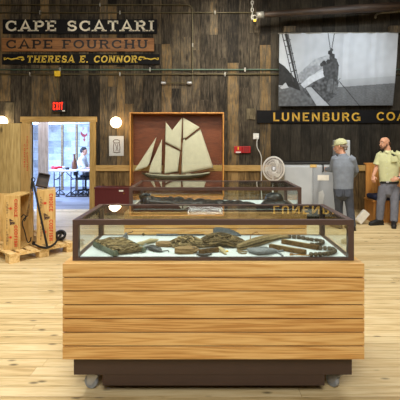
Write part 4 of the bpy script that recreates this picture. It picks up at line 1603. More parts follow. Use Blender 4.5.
for N_, dv in ((RA, Vector((-.97, -.24, 0))), (LA, Vector((-.42, -.9, 0)))):
    bo = MB()
    g = Vector((N_.x, N_.y, 0))
    bo.limb([g + Vector((0, 0, .15)), g + Vector((0, 0, .085)) - dv * .01], [.056, .058], 14)
    bo.limb([g - dv * .05 + Vector((0, 0, .052)), g + dv * .06 + Vector((0, 0, .062)), g + dv * .15 + Vector((0, 0, .05)), g + dv * .205 + Vector((0, 0, .042))],
            [(.042, .05), (.045, .058), (.05, .044), (.042, .034)], 14, side=dv.cross(Vector((0, 0, 1))))
    bo.box((-.045, -.085, .0), (.045, .235, .024), mat=Matrix.Translation(g) @ dv.to_track_quat('Y', 'Z').to_matrix().to_4x4(), bevel=.015)
    o = bo.build('boot', M['black'], man, remesh=.008, smooth_it=2)
wt = MB()
wd = (LW - LE).normalized()
wt.limb([LW - wd * .035, LW - wd * .012], [.034, .033], 16, cap='flat')
wo = wt.build('wristwatch', M['black'], man)
MB().limb([LW - wd * .024 + Vector((0, -.03, .006)), LW - wd * .024 + Vector((0, -.04, .008))], .017, 14, cap='flat').build('watch_face', M['steel'], wo)

# ---------------------------------------------------------------- man in the cap, seen from behind
Y1 = 7.75
man2 = thing('person', (P(345, 230, Y1).x, Y1, 0), 'person in a sage cap, blue grey long sleeved shirt and dark jeans, seen from behind', 'person')
Hc = P(340.2, 146.6, 7.78)
fdir = Vector((-.82, .55, -.16))
nk = P(343.2, 155.4, 7.76)
LS, RS = P(334.6, 159, 7.84), P(352.4, 159.6, 7.7)
LE, RE = P(331.4, 169.8, 7.98), P(356, 170.6, 7.78)
LW, RW = P(326.2, 169.4, 8.3), P(353.4, 176, 8.02)
LH, RH = P(338.6, 188.5, 7.78), P(347.6, 188.5, 7.74)
LK, RK = P(339, 208, 7.86), P(350, 208.5, 7.76)
LA, RA = P(338.6, 224.2, 7.9), P(352.2, 226, 7.72)
tw = Vector((1, -.12, 0)).normalized()
body = MB()
q = head(body, Hc, fdir, 1.06)
body.limb([Hc + Vector((.02, 0, -.04)), nk + Vector((0, 0, -.06))], [.058, .07], 14)
tors = [(158, .07, .07), (160.5, .15, .085), (166, .18, .115), (176, .162, .11), (184, .15, .105), (190, .155, .11)]
body.limb([P(343.3, y, 7.76) for y, a, b in tors], [(a, b) for y, a, b in tors], 20, side=tw)
for S_, E_, W_ in ((LS, LE, LW), (RS, RE, RW)):
    body.limb([S_, S_.lerp(E_, .5), E_, E_.lerp(W_, .35), W_], [.052, .047, .039, .04, .027], 12)
for A_, K_, N_ in ((RH, RK, RA), (LH, LK, LA)):
    body.limb([A_, A_.lerp(K_, .5), K_, K_.lerp(N_, .35), N_], [.082, .07, .054, .054, .038], 14)
    body.limb([N_, N_ + Vector((0, .02, -.04)), N_ + Vector((-.01, .05, -.045))], [.03, .028, .022], 10)
hand(body, LW, (P(322.8, 168, 8.5) - LW), (.9, .3, 0), 1, .8, 1.0)
hand(body, RW, Vector((-.2, .5, -.5)), (-.8, .2, -.3), 1, .5, 1.0)
body.build('body', M['skin'], man2, remesh=.0065, smooth_it=2)
eyes(q, .97, man2)
hr = MB()
hr.limb([q(-.005, -.076, .02), q(-.07, -.062, -.005), q(-.108, 0, -.02), q(-.07, .062, -.005), q(-.005, .076, .02)], [.01, .024, .03, .024, .01], 10)
hr.limb([q(-.085, -.03, -.055), q(-.085, .03, -.055)], .026, 10)
hr.build('cropped_hair', M['hairgrey'], man2, remesh=.007, smooth_it=2)
cp = MB()
cp.limb([q(-.012, 0, .025), q(-.012, 0, .05), q(-.012, 0, .098), q(-.012, 0, .128), q(-.012, 0, .142)], [(.096, .12), (.098, .123), (.09, .11), (.062, .076), (.024, .03)], 24, side=(Vector((0, 0, 1)).cross(fdir)), cap='flat')
cpo = cp.build('cap', M['cap'], man2)
bm_ = MB()
rim = []
for i in range(11):
    a_ = -1.15 + 2.3 * i / 10
    rim.append((.08 * math.sin(a_), .095 * math.cos(a_)))
poly = [q(.0 + y_, x_, .046 - .0) for x_, y_ in rim] + [q(.095 + .075 * math.cos(-1.2 + 2.4 * (10 - i) / 10) - .03, .082 * math.sin(-1.2 + 2.4 * (10 - i) / 10), .030) for i in range(11)]
bm_.prism(poly, (0, 0, .008))
bm_.build('brim', M['cap'], cpo)
MB().ball(q(-.012, 0, .144), .008, 8).build('top_button', M['cap'], cpo)
shm = MB()
tors2 = [(155, .07, .066), (156.6, .115, .09), (158.6, .178, .108), (166, .203, .137), (176, .188, .132), (183, .18, .128), (189, .178, .128)]
shm.limb([P(343.3, y, 7.76) for y, a, b in tors2], [(a, b) for y, a, b in tors2], 24, side=tw, cap='flat')
for S_, E_, W_ in ((LS, LE, LW), (RS, RE, RW)):
    shm.limb([S_ + (nk - S_) * .35, S_, S_.lerp(E_, .5), E_, E_.lerp(W_, .5), E_.lerp(W_, .93)], [.075, .07, .062, .056, .05, .042], 14, cap='flat')
shm.limb([nk + Vector((0, 0, -.05)), nk + Vector((-.008, .005, .03))], [.1, .074], 16, cap='flat')
shm.build('shirt', M['shirtgrey'], man2, remesh=.009, smooth_it=3)
tr_ = MB()
tr_.limb([P(343.3, 185, 7.76), P(343.3, 189, 7.76), P(343.3, 193.5, 7.76)], [(.162, .115), (.176, .13), (.168, .122)], 22, side=tw)
for A_, K_, N_ in ((RH, RK, RA), (LH, LK, LA)):
    tr_.limb([A_, A_.lerp(K_, .4), A_.lerp(K_, .85), K_, K_.lerp(N_, .25), K_.lerp(N_, .7), N_ + Vector((0, 0, -.01))], [.098, .09, .078, .074, .074, .07, .07], 16, cap='flat')
tr_.build('jeans', M['jeansdark'], man2, remesh=.009, smooth_it=3)
for s_ in (-1, 1):
    pc = P(343.3 + s_ * 4.4, 193, 7.62)
    MB().prism([pc + Vector((-.055, .006, .06)), pc + Vector((.055, .006, .06)), pc + Vector((.05, .0, -.05)), pc + Vector((0, -.003, -.075)), pc + Vector((-.05, .0, -.05))], (0, .01, 0)).build('back_pocket', M['jeansdark'], man2)
for N_, dv in ((RA, Vector((-.2, .97, 0))), (LA, Vector((-.35, .93, 0)))):
    bo = MB()
    dv = dv.normalized()
    g = Vector((N_.x, N_.y, 0))
    bo.limb([g + Vector((0, 0, .11)), g + Vector((0, 0, .08)) - dv * .01], [.05, .054], 14)
    bo.limb([g - dv * .05 + Vector((0, 0, .05)), g + dv * .06 + Vector((0, 0, .058)), g + dv * .15 + Vector((0, 0, .046)), g + dv * .205 + Vector((0, 0, .04))],
            [(.04, .047), (.043, .053), (.047, .042), (.04, .032)], 14, side=dv.cross(Vector((0, 0, 1))))
    bo.box((-.045, -.085, .0), (.045, .235, .024), mat=Matrix.Translation(g) @ dv.to_track_quat('Y', 'Z').to_matrix().to_4x4(), bevel=.015)
    bo.build('shoe', M['black'], man2, remesh=.008, smooth_it=2)

# ================================================================== PALLET, CRATES AND TOOLS ON THE LEFT
PZ = 0.13
u_ = Vector((.70, .714, 0)).normalized()
v_ = Vector((-u_.y, u_.x, 0))
A0 = PF(9.2, 254.4, PZ)
A0.z = 0
PM = Matrix.Translation(A0) @ Matrix(((u_.x, v_.x, 0, 0), (u_.y, v_.y, 0, 0), (0, 0, 1, 0), (0, 0, 0, 1)))
PU, PV = 0.96, 1.3
pal = thing('pallet', A0 + u_ * .48 + v_ * .65, 'low pine pallet on the floor under the fish crates', 'pallet')
for j in range(3):
    for i in range(3):
        x0, y0 = (0, .41, .82)[i], (0, .58, 1.16)[j]
        MB().box((x0, y0, .0), (x0 + .14, y0 + .14, .088), mat=PM, bevel=.003).build('block', M['pallet'], pal)
for y0 in (0, .58, 1.16):
    MB().box((0, y0, .0885), (PU, y0 + .14, .108), mat=PM, bevel=.002).build('stringer_board', M['pallet'], pal)
for k in range(7):
    x0 = k * (PU - .1) / 6
    MB().box((x0, 0, .1085), (x0 + .1, PV, PZ), mat=PM, bevel=.002).build('deck_board', M['pallet'], pal)


def open_crate(name, label, mat, w, d, h, th=.018, wood_='crate', open_side=1, words=None, close=False):
    """upright crate, front face at y=0 facing -Y, open on the +X side unless close"""
    root = thing(name, mat @ Vector((w / 2, d / 2, 0)), label, 'crate')
    MB().box((0, 0, th), (w, th, h - th), mat=mat, bevel=.002).build('end_panel', M[wood_], root)
    MB().box((0, d - th, th), (w, d, h - th), mat=mat, bevel=.002).build('end_panel', M[wood_], root)
    sl = MB()
    n = 3
    for i in range(n):
        a, b = th + (d - 2 * th) * i / n, th + (d - 2 * th) * (i + 1) / n
        sl.box((0, a + .002, th), (th, b - .002, h - th), mat=mat)
        if close:
            sl.box((w - th, a + .002, th), (w, b - .002, h - th), mat=mat)
    sl.build('slat_panel', M[wood_], root)
    MB().box((0, 0, 0), (w, d, th), mat=mat, bevel=.002).build('side_panel', M[wood_], root)
    MB().box((0, 0, h - th), (w, d, h), mat=mat, bevel=.002).build('side_panel', M[wood_], root)
    return root


def stencil(root, mat, w, h, face='front', faint=False):
    "the fish packer's stencil: words running down the panel, two leaf marks, a small schooner and a line of small print"
    # panel coordinates: s across (0..w), t up (0..h); words read downward
    if face == 'front':
        f = lambda s, t, o=0: mat @ Vector((s, -.0008 - o, t))
    else:
        f = face
    dirv = (f(0, 0) - f(0, 1)).normalized()
    up = (f(1, 0) - f(0, 0)).normalized()
    mk = 'redink'
    for wd, t0, t1 in (('CHOICE', .93, .60), ('CODFISH', .45, .06)):
        mb = MB()
        text(mb, wd, f(w * .66, h * t0), dirv, up, w * .19, h * (t0 - t1), .22, .2 if not faint else 0.0, 0, .0012)
        mb.build('stencil_lettering', M[mk], root)
    for tt in (.76, .23):
        mb = MB()
        c = (w * .44, h * tt)
        pts = []
        for k in range(22):
            a_ = 2 * PI * k / 22
            r = w * (.115 if k % 2 == 0 else .05)
            pts.append(f(c[0] + r * math.cos(a_), c[1] + r * math.sin(a_)))
        n_ = (f(0, 0, 1) - f(0, 0)).normalized()
        mb.prism(pts, n_ * .0012)
        mb.prism([f(c[0] - w * .17, c[1] - w * .012), f(c[0] - w * .1, c[1] - w * .012), f(c[0] - w * .1, c[1] + w * .012), f(c[0] - w * .17, c[1] + w * .012)], n_ * .0012)
        mb.build('leaf_mark', M[mk], root)
    n_ = (f(0, 0, 1) - f(0, 0)).normalized()
    mb = MB()
    cx_, cy_ = w * .5, h * .51
    for poly in ([(-.16, .20), (-.10, -.22), (-.06, -.20), (-.10, .22)], [(-.09, .02), (.18, .0), (-.07, -.2)], [(-.09, .22), (-.08, .05), (.14, .06)], [(.2, .03), (.2, -.12), (-.02, -.2)]):
        mb.prism([f(cx_ + w * a * .9, cy_ + w * b * .9) for a, b in poly], n_ * .0012)
    mb.build('ship_mark', M['darkink'], root)
    for s_, t0, t1 in ((.2, .88, .66), (.26, .84, .70), (.2, .58, .42), (.2, .34, .10), (.26, .30, .14)):
        mb = MB()
        t = t0
        rr = random.Random(int(t0 * 100))
        while t > t1:
            l = rr.uniform(.015, .05)
            mb.prism([f(w * s_, h * t), f(w * (s_ + .03), h * t), f(w * (s_ + .03), h * (t - l)), f(w * s_, h * (t - l))], n_ * .001)
            t -= l + .012
        mb.build('fine_print', M['darkink'], root)


# front crate, standing on end, open to the right
c0 = PF(3.4, 250, PZ)
w1 = PF(20, 250, PZ).x - c0.x
m1 = Matrix.Translation((c0.x, c0.y, PZ + .001))
h1 = P(0, 195.5, c0.y).z - PZ
d1 = .46
cr1 = open_crate('fish_crate', 'printed fish crate standing on end, open side showing the hook, front left of pallet', m1, w1, d1, h1)
stencil(cr1, m1, w1, h1)
c0 = PF(36.6, 245.2, PZ)
yaw = math.atan2(-c0.x - .12, c0.y)
w2 = (53 - 36.2) / F * c0.y / math.cos(yaw) * 1.0
m2 = Matrix.Translation((c0.x, c0.y, PZ + .001)) @ Matrix.Rotation(yaw, 4, 'Z')
h2 = P(0, 190.5, c0.y).z - PZ
cr2 = open_crate('fish_crate', 'printed fish crate standing on end behind the iron grapnel, right end of pallet', m2, w2, .42, h2, close=True)
stencil(cr2, m2, w2, h2)
# tall crate on top of a big one
YT = 6.34
xr = P(20.2, 0, YT).x
zt0 = P(0, 193.2, YT).z
m3 = Matrix.Translation((xr - .62, YT, PZ + .001))
cr3 = open_crate('fish_crate', 'plain aged crate on the pallet under the tall crate, mostly hidden by the printed one', m3, .60, .36, zt0 - PZ - .002, close=True)
m4 = Matrix.Translation((xr - .62, YT, zt0))
h4 = P(0, 123.2, YT).z - zt0
dp4 = xr * F / (30.2 - CX) - YT
cr4 = thing('fish_crate', m4 @ Vector((.31, dp4 / 2, 0)), 'tall aged crate raised on another at the left edge, reaching the lamp', 'crate')
fb4 = MB()
for i in range(4):
    fb4.box((.62 * i / 4 + .001, 0, 0), (.62 * (i + 1) / 4 - .001, .02, h4), mat=m4)
fb4.build('front_boards', M['crategrey'], cr4)
MB().box((.60, .0205, 0), (.62, dp4, h4), mat=m4, bevel=.002).build('end_panel', M['crate'], cr4)
MB().box((0, .0205, 0), (.02, dp4, h4), mat=m4, bevel=.002).build('end_panel', M['crate'], cr4)
MB().box((.0205, dp4 - .02, 0), (.5995, dp4, h4), mat=m4).build('back_boards', M['crategrey'], cr4)
MB().box((.0205, .0205, h4 - .02), (.5995, dp4 - .0205, h4), mat=m4).build('top_panel', M['crategrey'], cr4)
MB().box((.0205, .0205, 0), (.5995, dp4 - .0205, .02), mat=m4).build('bottom_panel', M['crategrey'], cr4)
f4 = lambda s, t, o=0: m4 @ Vector((.6208 + o, s, t))
for wd, t0, t1, s0 in (('CHOICE', .82, .62, .62), ('CODFISH', .58, .30, .62), ('CODFISH', .70, .36, .34)):
    mb = MB()
    text(mb, wd, f4(dp4 * s0, h4 * t0), (0, 0, -1), (0, 1, 0), dp4 * .13, h4 * (t0 - t1), .17, 0, 0, .0012)
    mb.build('stencil_lettering', M['redink'], cr4)

# dark tray leaning on top of the right crate
tz = PZ + h2 + .003
tc = P(43.2, 190, c0.y + .2)
tm = Matrix.Translation((tc.x - .01, c0.y + .16, tz)) @ Matrix.Rotation(yaw, 4, 'Z') @ Matrix.Rotation(math.radians(14), 4, 'Y') @ Matrix.Rotation(math.radians(-20), 4, 'X')
tray = MB()
W_, Hh_, D_ = .17, .2, .07
tray_root = thing('wooden_tray', (tc.x, c0.y + .2, tz), 'small open dark wooden tray tilted on top of the right crate', 'tray')
zoff = -min((tm @ Vector((x, y, z))).z for x in (-W_ / 2, W_ / 2) for y in (0, D_) for z in (0, Hh_)) + tz
tm = Matrix.Translation((0, 0, zoff)) @ tm
MB().box((-W_ / 2, D_ - .012, 0), (W_ / 2, D_, Hh_), mat=tm).build('tray_bottom', M['traywood'], tray_root)
for lo, hi in (((-W_ / 2, 0, 0), (-W_ / 2 + .012, D_ - .0125, Hh_)), ((W_ / 2 - .012, 0, 0), (W_ / 2, D_ - .0125, Hh_)),
               ((-W_ / 2 + .0125, 0, 0), (W_ / 2 - .0125, D_ - .0125, .012)), ((-W_ / 2 + .0125, 0, Hh_ - .012), (W_ / 2 - .0125, D_ - .0125, Hh_))):
    MB().box(lo, hi, mat=tm).build('tray_side', M['traywood'], tray_root)


def smooth(pts, n=6):
    qs = []
    for i in range(len(pts) - 1):
        p0 = pts[max(i - 1, 0)]
        p1 = pts[i]
        p2 = pts[i + 1]
        p3 = pts[min(i + 2, len(pts) - 1)]
        for t in range(n):
            u = t / n
            qs.append(0.5 * ((2 * p1) + (p2 - p0) * u + (2 * p0 - 5 * p1 + 4 * p2 - p3) * u * u + (3 * p1 - p0 - 3 * p2 + p3) * u ** 3))
    qs.append(pts[-1])
    return qs


# iron grapnel: long shank and a curved double arm, leaning on the crates
base = PF(47.4, 247.5, PZ + .02)
top = P(33.2, 182, 6.02)
gr = thing('iron_grapnel', (base.x, base.y, PZ), 'black iron grapnel with long shank and curved arms leaning on the crates', 'grapnel')
MB().limb([base, base.lerp(top, .5), top], [.016, .015, .014], 10).build('shank', M['iron'], gr)
eye = MB()
eye.limb([top + Vector((.026 * math.cos(i * PI / 6), 0, .03 + .03 * math.sin(i * PI / 6))) for i in range(12)], .008, 8, closed=True)
eye.build('eye_ring', M['iron'], gr)
arm = smooth([PF(33.4, 243.5, PZ + .05), PF(39.5, 246.6, PZ + .025), base + Vector((0, -.005, 0)), PF(54.5, 243.8, PZ + .035), P(60.4, 235.0, 6.05)])
MB().limb(arm, [.011 + .006 * math.sin(PI * i / (len(arm) - 1)) for i in range(len(arm))], 10).build('arm', M['iron'], gr)
for p_, dx in ((arm[0], -.02), (arm[-1], .012)):
    MB().prism([p_ + Vector((-.012, 0, .035)), p_ + Vector((.022, 0, .022)), p_ + Vector((.012, 0, -.03)), p_ + Vector((-.022, 0, -.018))], (0, .012, 0)).build('fluke', M['iron'], gr)
# boat hook with its wooden handle inside the open crate
p0, p1 = P(31.4, 188, 5.92), PF(23.6, 242, PZ + .03)
bh = thing('gaff_hook', (p1.x, p1.y, PZ), 'slender hook on a grey wooden handle leaning inside the open crate', 'gaff')
MB().limb([p0, p0.lerp(p1, .5)], [.013, .015], 10).build('handle', M['driftwood'], bh)
MB().limb([p0 + (p0 - p1).normalized() * .09, p0], [.015, .017], 10).build('grip', M['black'], bh)
hk_ = smooth([p0.lerp(p1, .5), P(22.4, 222, 5.9), P(24.8, 232, 5.9), P(27.6, 242, 5.92), P(30.2, 241, 5.92), P(31.0, 237.6, 5.9)])
MB().limb(hk_, [.008] * len(hk_), 8).build('hook', M['iron'], bh)
hk_ = smooth([P(21.2, 217, 5.88), P(23.8, 214.6, 5.88), P(25.8, 217.5, 5.88), P(24.4, 221, 5.88)])
MB().limb(hk_, [.007] * len(hk_), 8).build('side_hook', M['iron'], bh)
# black rope coil at the right end of the pallet
cc = PF(56.6, 241.5, PZ)
rc = MB()
rr = random.Random(4)
rm = Matrix.Translation((-2.185, 6.36, PZ + .112)) @ Matrix.Rotation(math.radians(20), 4, 'Z') @ Matrix.Rotation(math.radians(62), 4, 'X')
for k in range(9):
    r_ = .05 + .004 * (k % 4) + rr.uniform(-.004, .004)
    rc.limb([rm @ Vector((r_ * math.cos(i * PI / 10) * 1.1, r_ * math.sin(i * PI / 10), -.05 + .012 * k + rr.uniform(-.003, .003))) for i in range(20)], .011, 7, closed=True)
z = min(v.co.z for v in rc.bm.verts)
bmesh.ops.translate(rc.bm, vec=(0, 0, PZ + .001 - z), verts=rc.bm.verts)
tag(rc.build('rope_coil', M['black'], origin=(-2.225, 6.36, PZ)), 'black rope coil on the right end of the pallet', 'rope')

# ---------------------------------------------------------------- dark red chest by the doorway
a, b = P(94.6, 205, 9.3), P(130, 187.2, 9.3)
cz = P(0, 187.2, 9.3).z
cs = thing('red_chest', ((a.x + b.x) / 2, 9.5, 0), 'dark red wooden chest between the doorway and the ship model case', 'chest')
MB().box((a.x, 9.3, .05), (b.x + .1, 9.6, cz - .045), bevel=.006).build('body', M['darkred'], cs)
MB().box((a.x - .012, 9.285, cz - .044), (b.x + .11, 9.61, cz), bevel=.006).build('lid', M['darkred'], cs)
MB().box((a.x + .02, 9.32, 0), (b.x + .08, 9.58, .05)).build('foot_base', M['black'], cs)
a_, b_ = P(119, 191.6, 9.3), P(123.4, 190, 9.3)
MB().box((a_.x, 9.290, a_.z), (b_.x, 9.3005, b_.z), bevel=.002).build('name_plate', M['paper'], cs)
MB().ball(P(124, 193.6, 9.29), .02, 12).build('knob', M['brass'], cs)
c = P(132.5, 185.2, 9.5)
# ================================================================== BACK ROOM FURNITURE
def folding_table(label, ca, cb, depth, z):
    "ca, cb = front edge ends"
    ca, cb = Vector((ca.x, ca.y, 0)), Vector((cb.x, cb.y, 0))
    ux = (cb - ca).normalized()
    uy = Vector((-ux.y, ux.x, 0))
    L_ = (cb - ca).length
    m_ = Matrix.Translation(ca) @ Matrix(((ux.x, uy.x, 0, 0), (ux.y, uy.y, 0, 0), (0, 0, 1, 0), (0, 0, 0, 1)))
    t = thing('folding_table', m_ @ Vector((L_ / 2, depth / 2, 0)), label, 'table')
    MB().box((0, 0, z - .045), (L_, depth, z), mat=m_, bevel=.008).build('tabletop', M['tabletop'], t)
    for s_ in (.2, .8):
        g = MB()
        X = L_ * s_
        for yy in (.12, depth - .12):
            g.cyl(m_ @ Vector((X, yy, z - .045)), m_ @ Vector((X, yy, .03)), .016, seg=8)
            g.cyl(m_ @ Vector((X - .16, yy, .018)), m_ @ Vector((X + .16, yy, .018)), .016, seg=8)
            g.cyl(m_ @ Vector((X - .16, yy, .018)), m_ @ Vector((X, yy, .16)), .012, seg=8)
            g.cyl(m_ @ Vector((X + .16, yy, .018)), m_ @ Vector((X, yy, .16)), .012, seg=8)
        g.cyl(m_ @ Vector((X, .12, .25)), m_ @ Vector((X, depth - .12, .25)), .014, seg=8)
        g.cyl(m_ @ Vector((X, .12, .5)), m_ @ Vector((X, depth - .12, .5)), .012, seg=8)
        g.cyl(m_ @ Vector((X, depth / 2, .5)), m_ @ Vector((L_ / 2, depth / 2, z - .05)), .012, seg=8)
        g.build('leg_frame', M['black'], t)
    return t


ZT = P(0, 170.4, 12.3).z
folding_table('white folding table with the red cloth, seen through the doorway', P(47, 171, 12.3), P(75.4, 171, 12.3), .72, ZT)
folding_table('white folding table in front of the seated person in the back room', P(79.0, 170.8, 12.3), P(95, 170.2, 12.34), .72, ZT)
rcm = MB()
rr = random.Random(8)
for i in range(11):
    p_ = P(53 + i * .7, 169, 12.5 + rr.uniform(-.06, .15))
    rcm.ball((p_.x, p_.y, ZT + .052 + rr.uniform(0, .03)), (rr.uniform(.05, .09), .06, rr.uniform(.03, .045)), 10)
tag(rcm.build('red_cloth', M['redcloth'], origin=(P(56, 0, 12.5).x, 12.5, ZT), remesh=.012, smooth_it=3), 'crumpled red cloth on the folding table in the back room', 'cloth')
q = P(74.2, 165, 12.75)
tag(MB().lathe([(.0, 0), (.075, 0), (.08, .02), (.075, .2), (.04, .3), (.028, .34), (.026, .46), (.03, .47), (0, .47)], (q.x, q.y, ZT + .001), 18).build('brown_bottle', M['spar'], origin=(q.x, q.y, ZT)), 'tall brown bottle shape on the folding table', 'bottle')
for px, dy, hgt, m_, lab in ((64.4, .3, .1, 'papergrey', 'small grey cup on the folding table right of the red cloth'), (67.6, .25, .07, 'black', 'small black tin on the folding table between cup and bottle'),
                             (82.5, .55, .05, 'paper', 'white paper stack on the table before the seated person')):
    q = P(px, 166, 12.35 + dy)
    tag(MB().lathe([(0, 0), (.05, 0), (.055, hgt * .9), (.05, hgt), (0, hgt)], (q.x, q.y, ZT + .001), 16).build({'papergrey': 'cup', 'black': 'tin', 'paper': 'paper_stack'}[m_], M[m_], origin=(q.x, q.y, ZT)), lab, {'papergrey': 'cup', 'black': 'tin', 'paper': 'paper'}[m_])
# office chair
YP = 13.35
oc = P(85.5, 176, YP)
ch = thing('office_chair', (oc.x, YP, 0), 'black swivel chair under the seated person in the back room', 'chair')
MB().box((oc.x - .24, YP - .24, .43), (oc.x + .24, YP + .24, .5), bevel=.03).build('seat', M['black'], ch)
MB().box((oc.x - .33, YP - .2, .56), (oc.x - .27, YP + .2, .95), bevel=.025).build('backrest', M['black'], ch)
MB().box((oc.x - .3, YP - .03, .45), (oc.x - .26, YP + .03, .6)).build('back_post', M['black'], ch)
MB().cyl((oc.x, YP, .12), (oc.x, YP, .43), .03).build('gas_column', M['black'], ch)
sb = MB()
for k in range(5):
    a_ = 2 * PI * k / 5 + .3
    e_ = Vector((oc.x + .28 * math.cos(a_), YP + .28 * math.sin(a_), .085))
    sb.limb([(oc.x, YP, .12), e_], [.03, .02], 8)
sb.build('star_base', M['black'], ch)
for k in range(5):
    a_ = 2 * PI * k / 5 + .3
    MB().ball((oc.x + .28 * math.cos(a_), YP + .28 * math.sin(a_), .034), (.03, .03, .033), 10).build('chair_caster', M['black'], ch)
# the seated person
pr = thing('person', (oc.x, YP, 0), 'person in a pale top seated at a table in the back room, facing right', 'person')
hc = P(84.2, 151.6, YP)
hip = Vector((oc.x - .06, YP, .58))
nk = Vector((hc.x - .02, YP, hc.z - .17))
bd = MB()
q = head(bd, hc, (.96, -.12, -.22), .98)
bd.limb([hc + Vector((-.02, 0, -.05)), nk + Vector((-.02, 0, -.05))], .055, 12)
bd.limb([nk + Vector((-.01, 0, -.05)), nk.lerp(hip, .3) + Vector((-.06, 0, 0)), nk.lerp(hip, .65) + Vector((-.06, 0, 0)), hip], [(.1, .15), (.115, .175), (.11, .16), (.12, .165)], 18, side=(1, 0, 0))
for t in (-1, 1):
    S_ = nk + Vector((-.02, t * .17, -.1))
    E_ = S_ + Vector((.12, t * .05, -.26))
    W_ = Vector((E_.x + .2, YP + t * .1 - .12, ZT + .035))
    bd.limb([S_, S_.lerp(E_, .5), E_, E_.lerp(W_, .4), W_], [.05, .045, .038, .038, .026], 12)
    hand(bd, W_, (.9, -.3, -.08), (0, 0, -1), t, .35, 1.0)
    Kn = hip + Vector((.42, t * .1, -.02))
    An = Vector((Kn.x - .02, Kn.y, .09))
    bd.limb([hip + Vector((0, t * .09, -.01)), Kn, An], [.08, .06, .042], 12)
    bd.limb([An, An + Vector((.06, 0, -.045)), An + Vector((.16, 0, -.05))], [.036, .034, .026], 10)
bd.build('body', M['skin'], pr, remesh=.0085, smooth_it=1)
eyes(q, .98, pr)
hh = MB()
hh.limb([q(-.04, 0, .045), q(.0, 0, .07)], [(.092, .1), (.07, .085)], 14)
hh.limb([q(-.07, 0, -.02), q(-.075, 0, .03)], [(.07, .05), (.08, .06)], 12)
hh.build('hair', M['hairblack'], pr, remesh=.009, smooth_it=2)
tp = MB()
tp.limb([nk + Vector((-.01, 0, -.06)), nk.lerp(hip, .3) + Vector((-.06, 0, 0)), nk.lerp(hip, .65) + Vector((-.06, 0, 0)), hip + Vector((-.01, 0, .02))], [(.115, .17), (.135, .195), (.13, .185), (.135, .185)], 20, side=(1, 0, 0))
for t in (-1, 1):
    S_ = nk + Vector((-.02, t * .17, -.1))
    E_ = S_ + Vector((.12, t * .05, -.26))
    tp.limb([S_, S_.lerp(E_, .5), E_.lerp(S_, .05)], [.068, .062, .06], 12)
tp.build('top', M['papergrey'], pr, remesh=.011, smooth_it=3)
tt = MB()
tt.limb([hip + Vector((0, -.02, .01)), hip + Vector((0, .02, .01))], [(.14, .13), (.14, .13)], 14)
for t in (-1, 1):
    Kn = hip + Vector((.42, t * .1, -.02))
    An = Vector((Kn.x - .02, Kn.y, .11))
    tt.limb([hip + Vector((0, t * .09, 0)), Kn, An], [.095, .074, .06], 14)
tt.build('trousers', M['black'], pr, remesh=.011, smooth_it=3)
for t in (-1, 1):
    Kn = hip + Vector((.42, t * .1, -.02))
    s_ = MB()
    s_.limb([Vector((Kn.x - .05, Kn.y, .048)), Vector((Kn.x + .06, Kn.y, .05)), Vector((Kn.x + .17, Kn.y, .04))], [.047, .048, .038], 12)
    s_.build('shoe', M['black'], pr)

# red and white sheet on the far wall
a, b = P(80, 146, YB - .02), P(87.6, 127, YB - .02)
ps = thing('wall_poster', ((a.x + b.x) / 2, YB - .02, a.z), 'white poster with a red mark on the far wall above the seated person', 'poster')
MB().box((a.x, YB - .02, a.z), (b.x, YB - .008, b.z)).build('sheet', M['paper'], ps)
g = lambda s, t: Vector((a.x + (b.x - a.x) * s, YB - .021, a.z + (b.z - a.z) * t))
MB().prism([g(.08, .62), (g(.3, .5)), g(.6, .46), g(.95, .56), g(.95, .70), g(.7, .60), g(.4, .64), g(.1, .78)], (0, -.003, 0)).build('red_mark', M['red'], ps)
MB().prism([g(.5, .46), g(.62, .46), g(.62, .36), g(.74, .36), g(.56, .22), g(.38, .36), g(.5, .36)], (0, -.003, 0)).build('red_mark', M['red'], ps)
for k in range(3):
    MB().prism([g(.3, .93 - .06 * k), g(.3, .96 - .06 * k), g(.6 - .1 * k, .96 - .06 * k), g(.6 - .1 * k, .93 - .06 * k)], (0, -.003, 0)).build('red_mark', M['red'], ps)

# ================================================================== INSIDE THE NEAREST CASE
BZ = BED + 0.0008


def B(px, py, h=0.0):
    "point on (or h above) the white bed of the nearest case"
    return PF(px, py, BZ) + Vector((0, 0, h))


def lump(name, pts, rads, mat, label, cat, seg=12, group=None):
    mb = MB()
    mb.limb(pts, rads, seg, side=(0, 0, 1))
    z = min(v.co.z for v in mb.bm.verts)
    bmesh.ops.translate(mb.bm, vec=(0, 0, BZ - z), verts=mb.bm.verts)
    return tag(mb.build(name, M[mat], origin=(pts[0][0], pts[0][1], BZ)), label, cat, group)


def board(p, q, wdt, z0, z1, mb=None):
    "upright-sided board from p to q (bed points), wdt thick towards the back"
    d = Vector((q.x - p.x, q.y - p.y, 0)).normalized()
    n = Vector((-d.y, d.x, 0))
    if n.y < 0:
        n = -n
    mb = mb or MB()
    pts = [p, q, q + n * wdt, p + n * wdt]
    mb.prism([(v.x, v.y, z0) for v in pts], (0, 0, z1 - z0))
    return mb


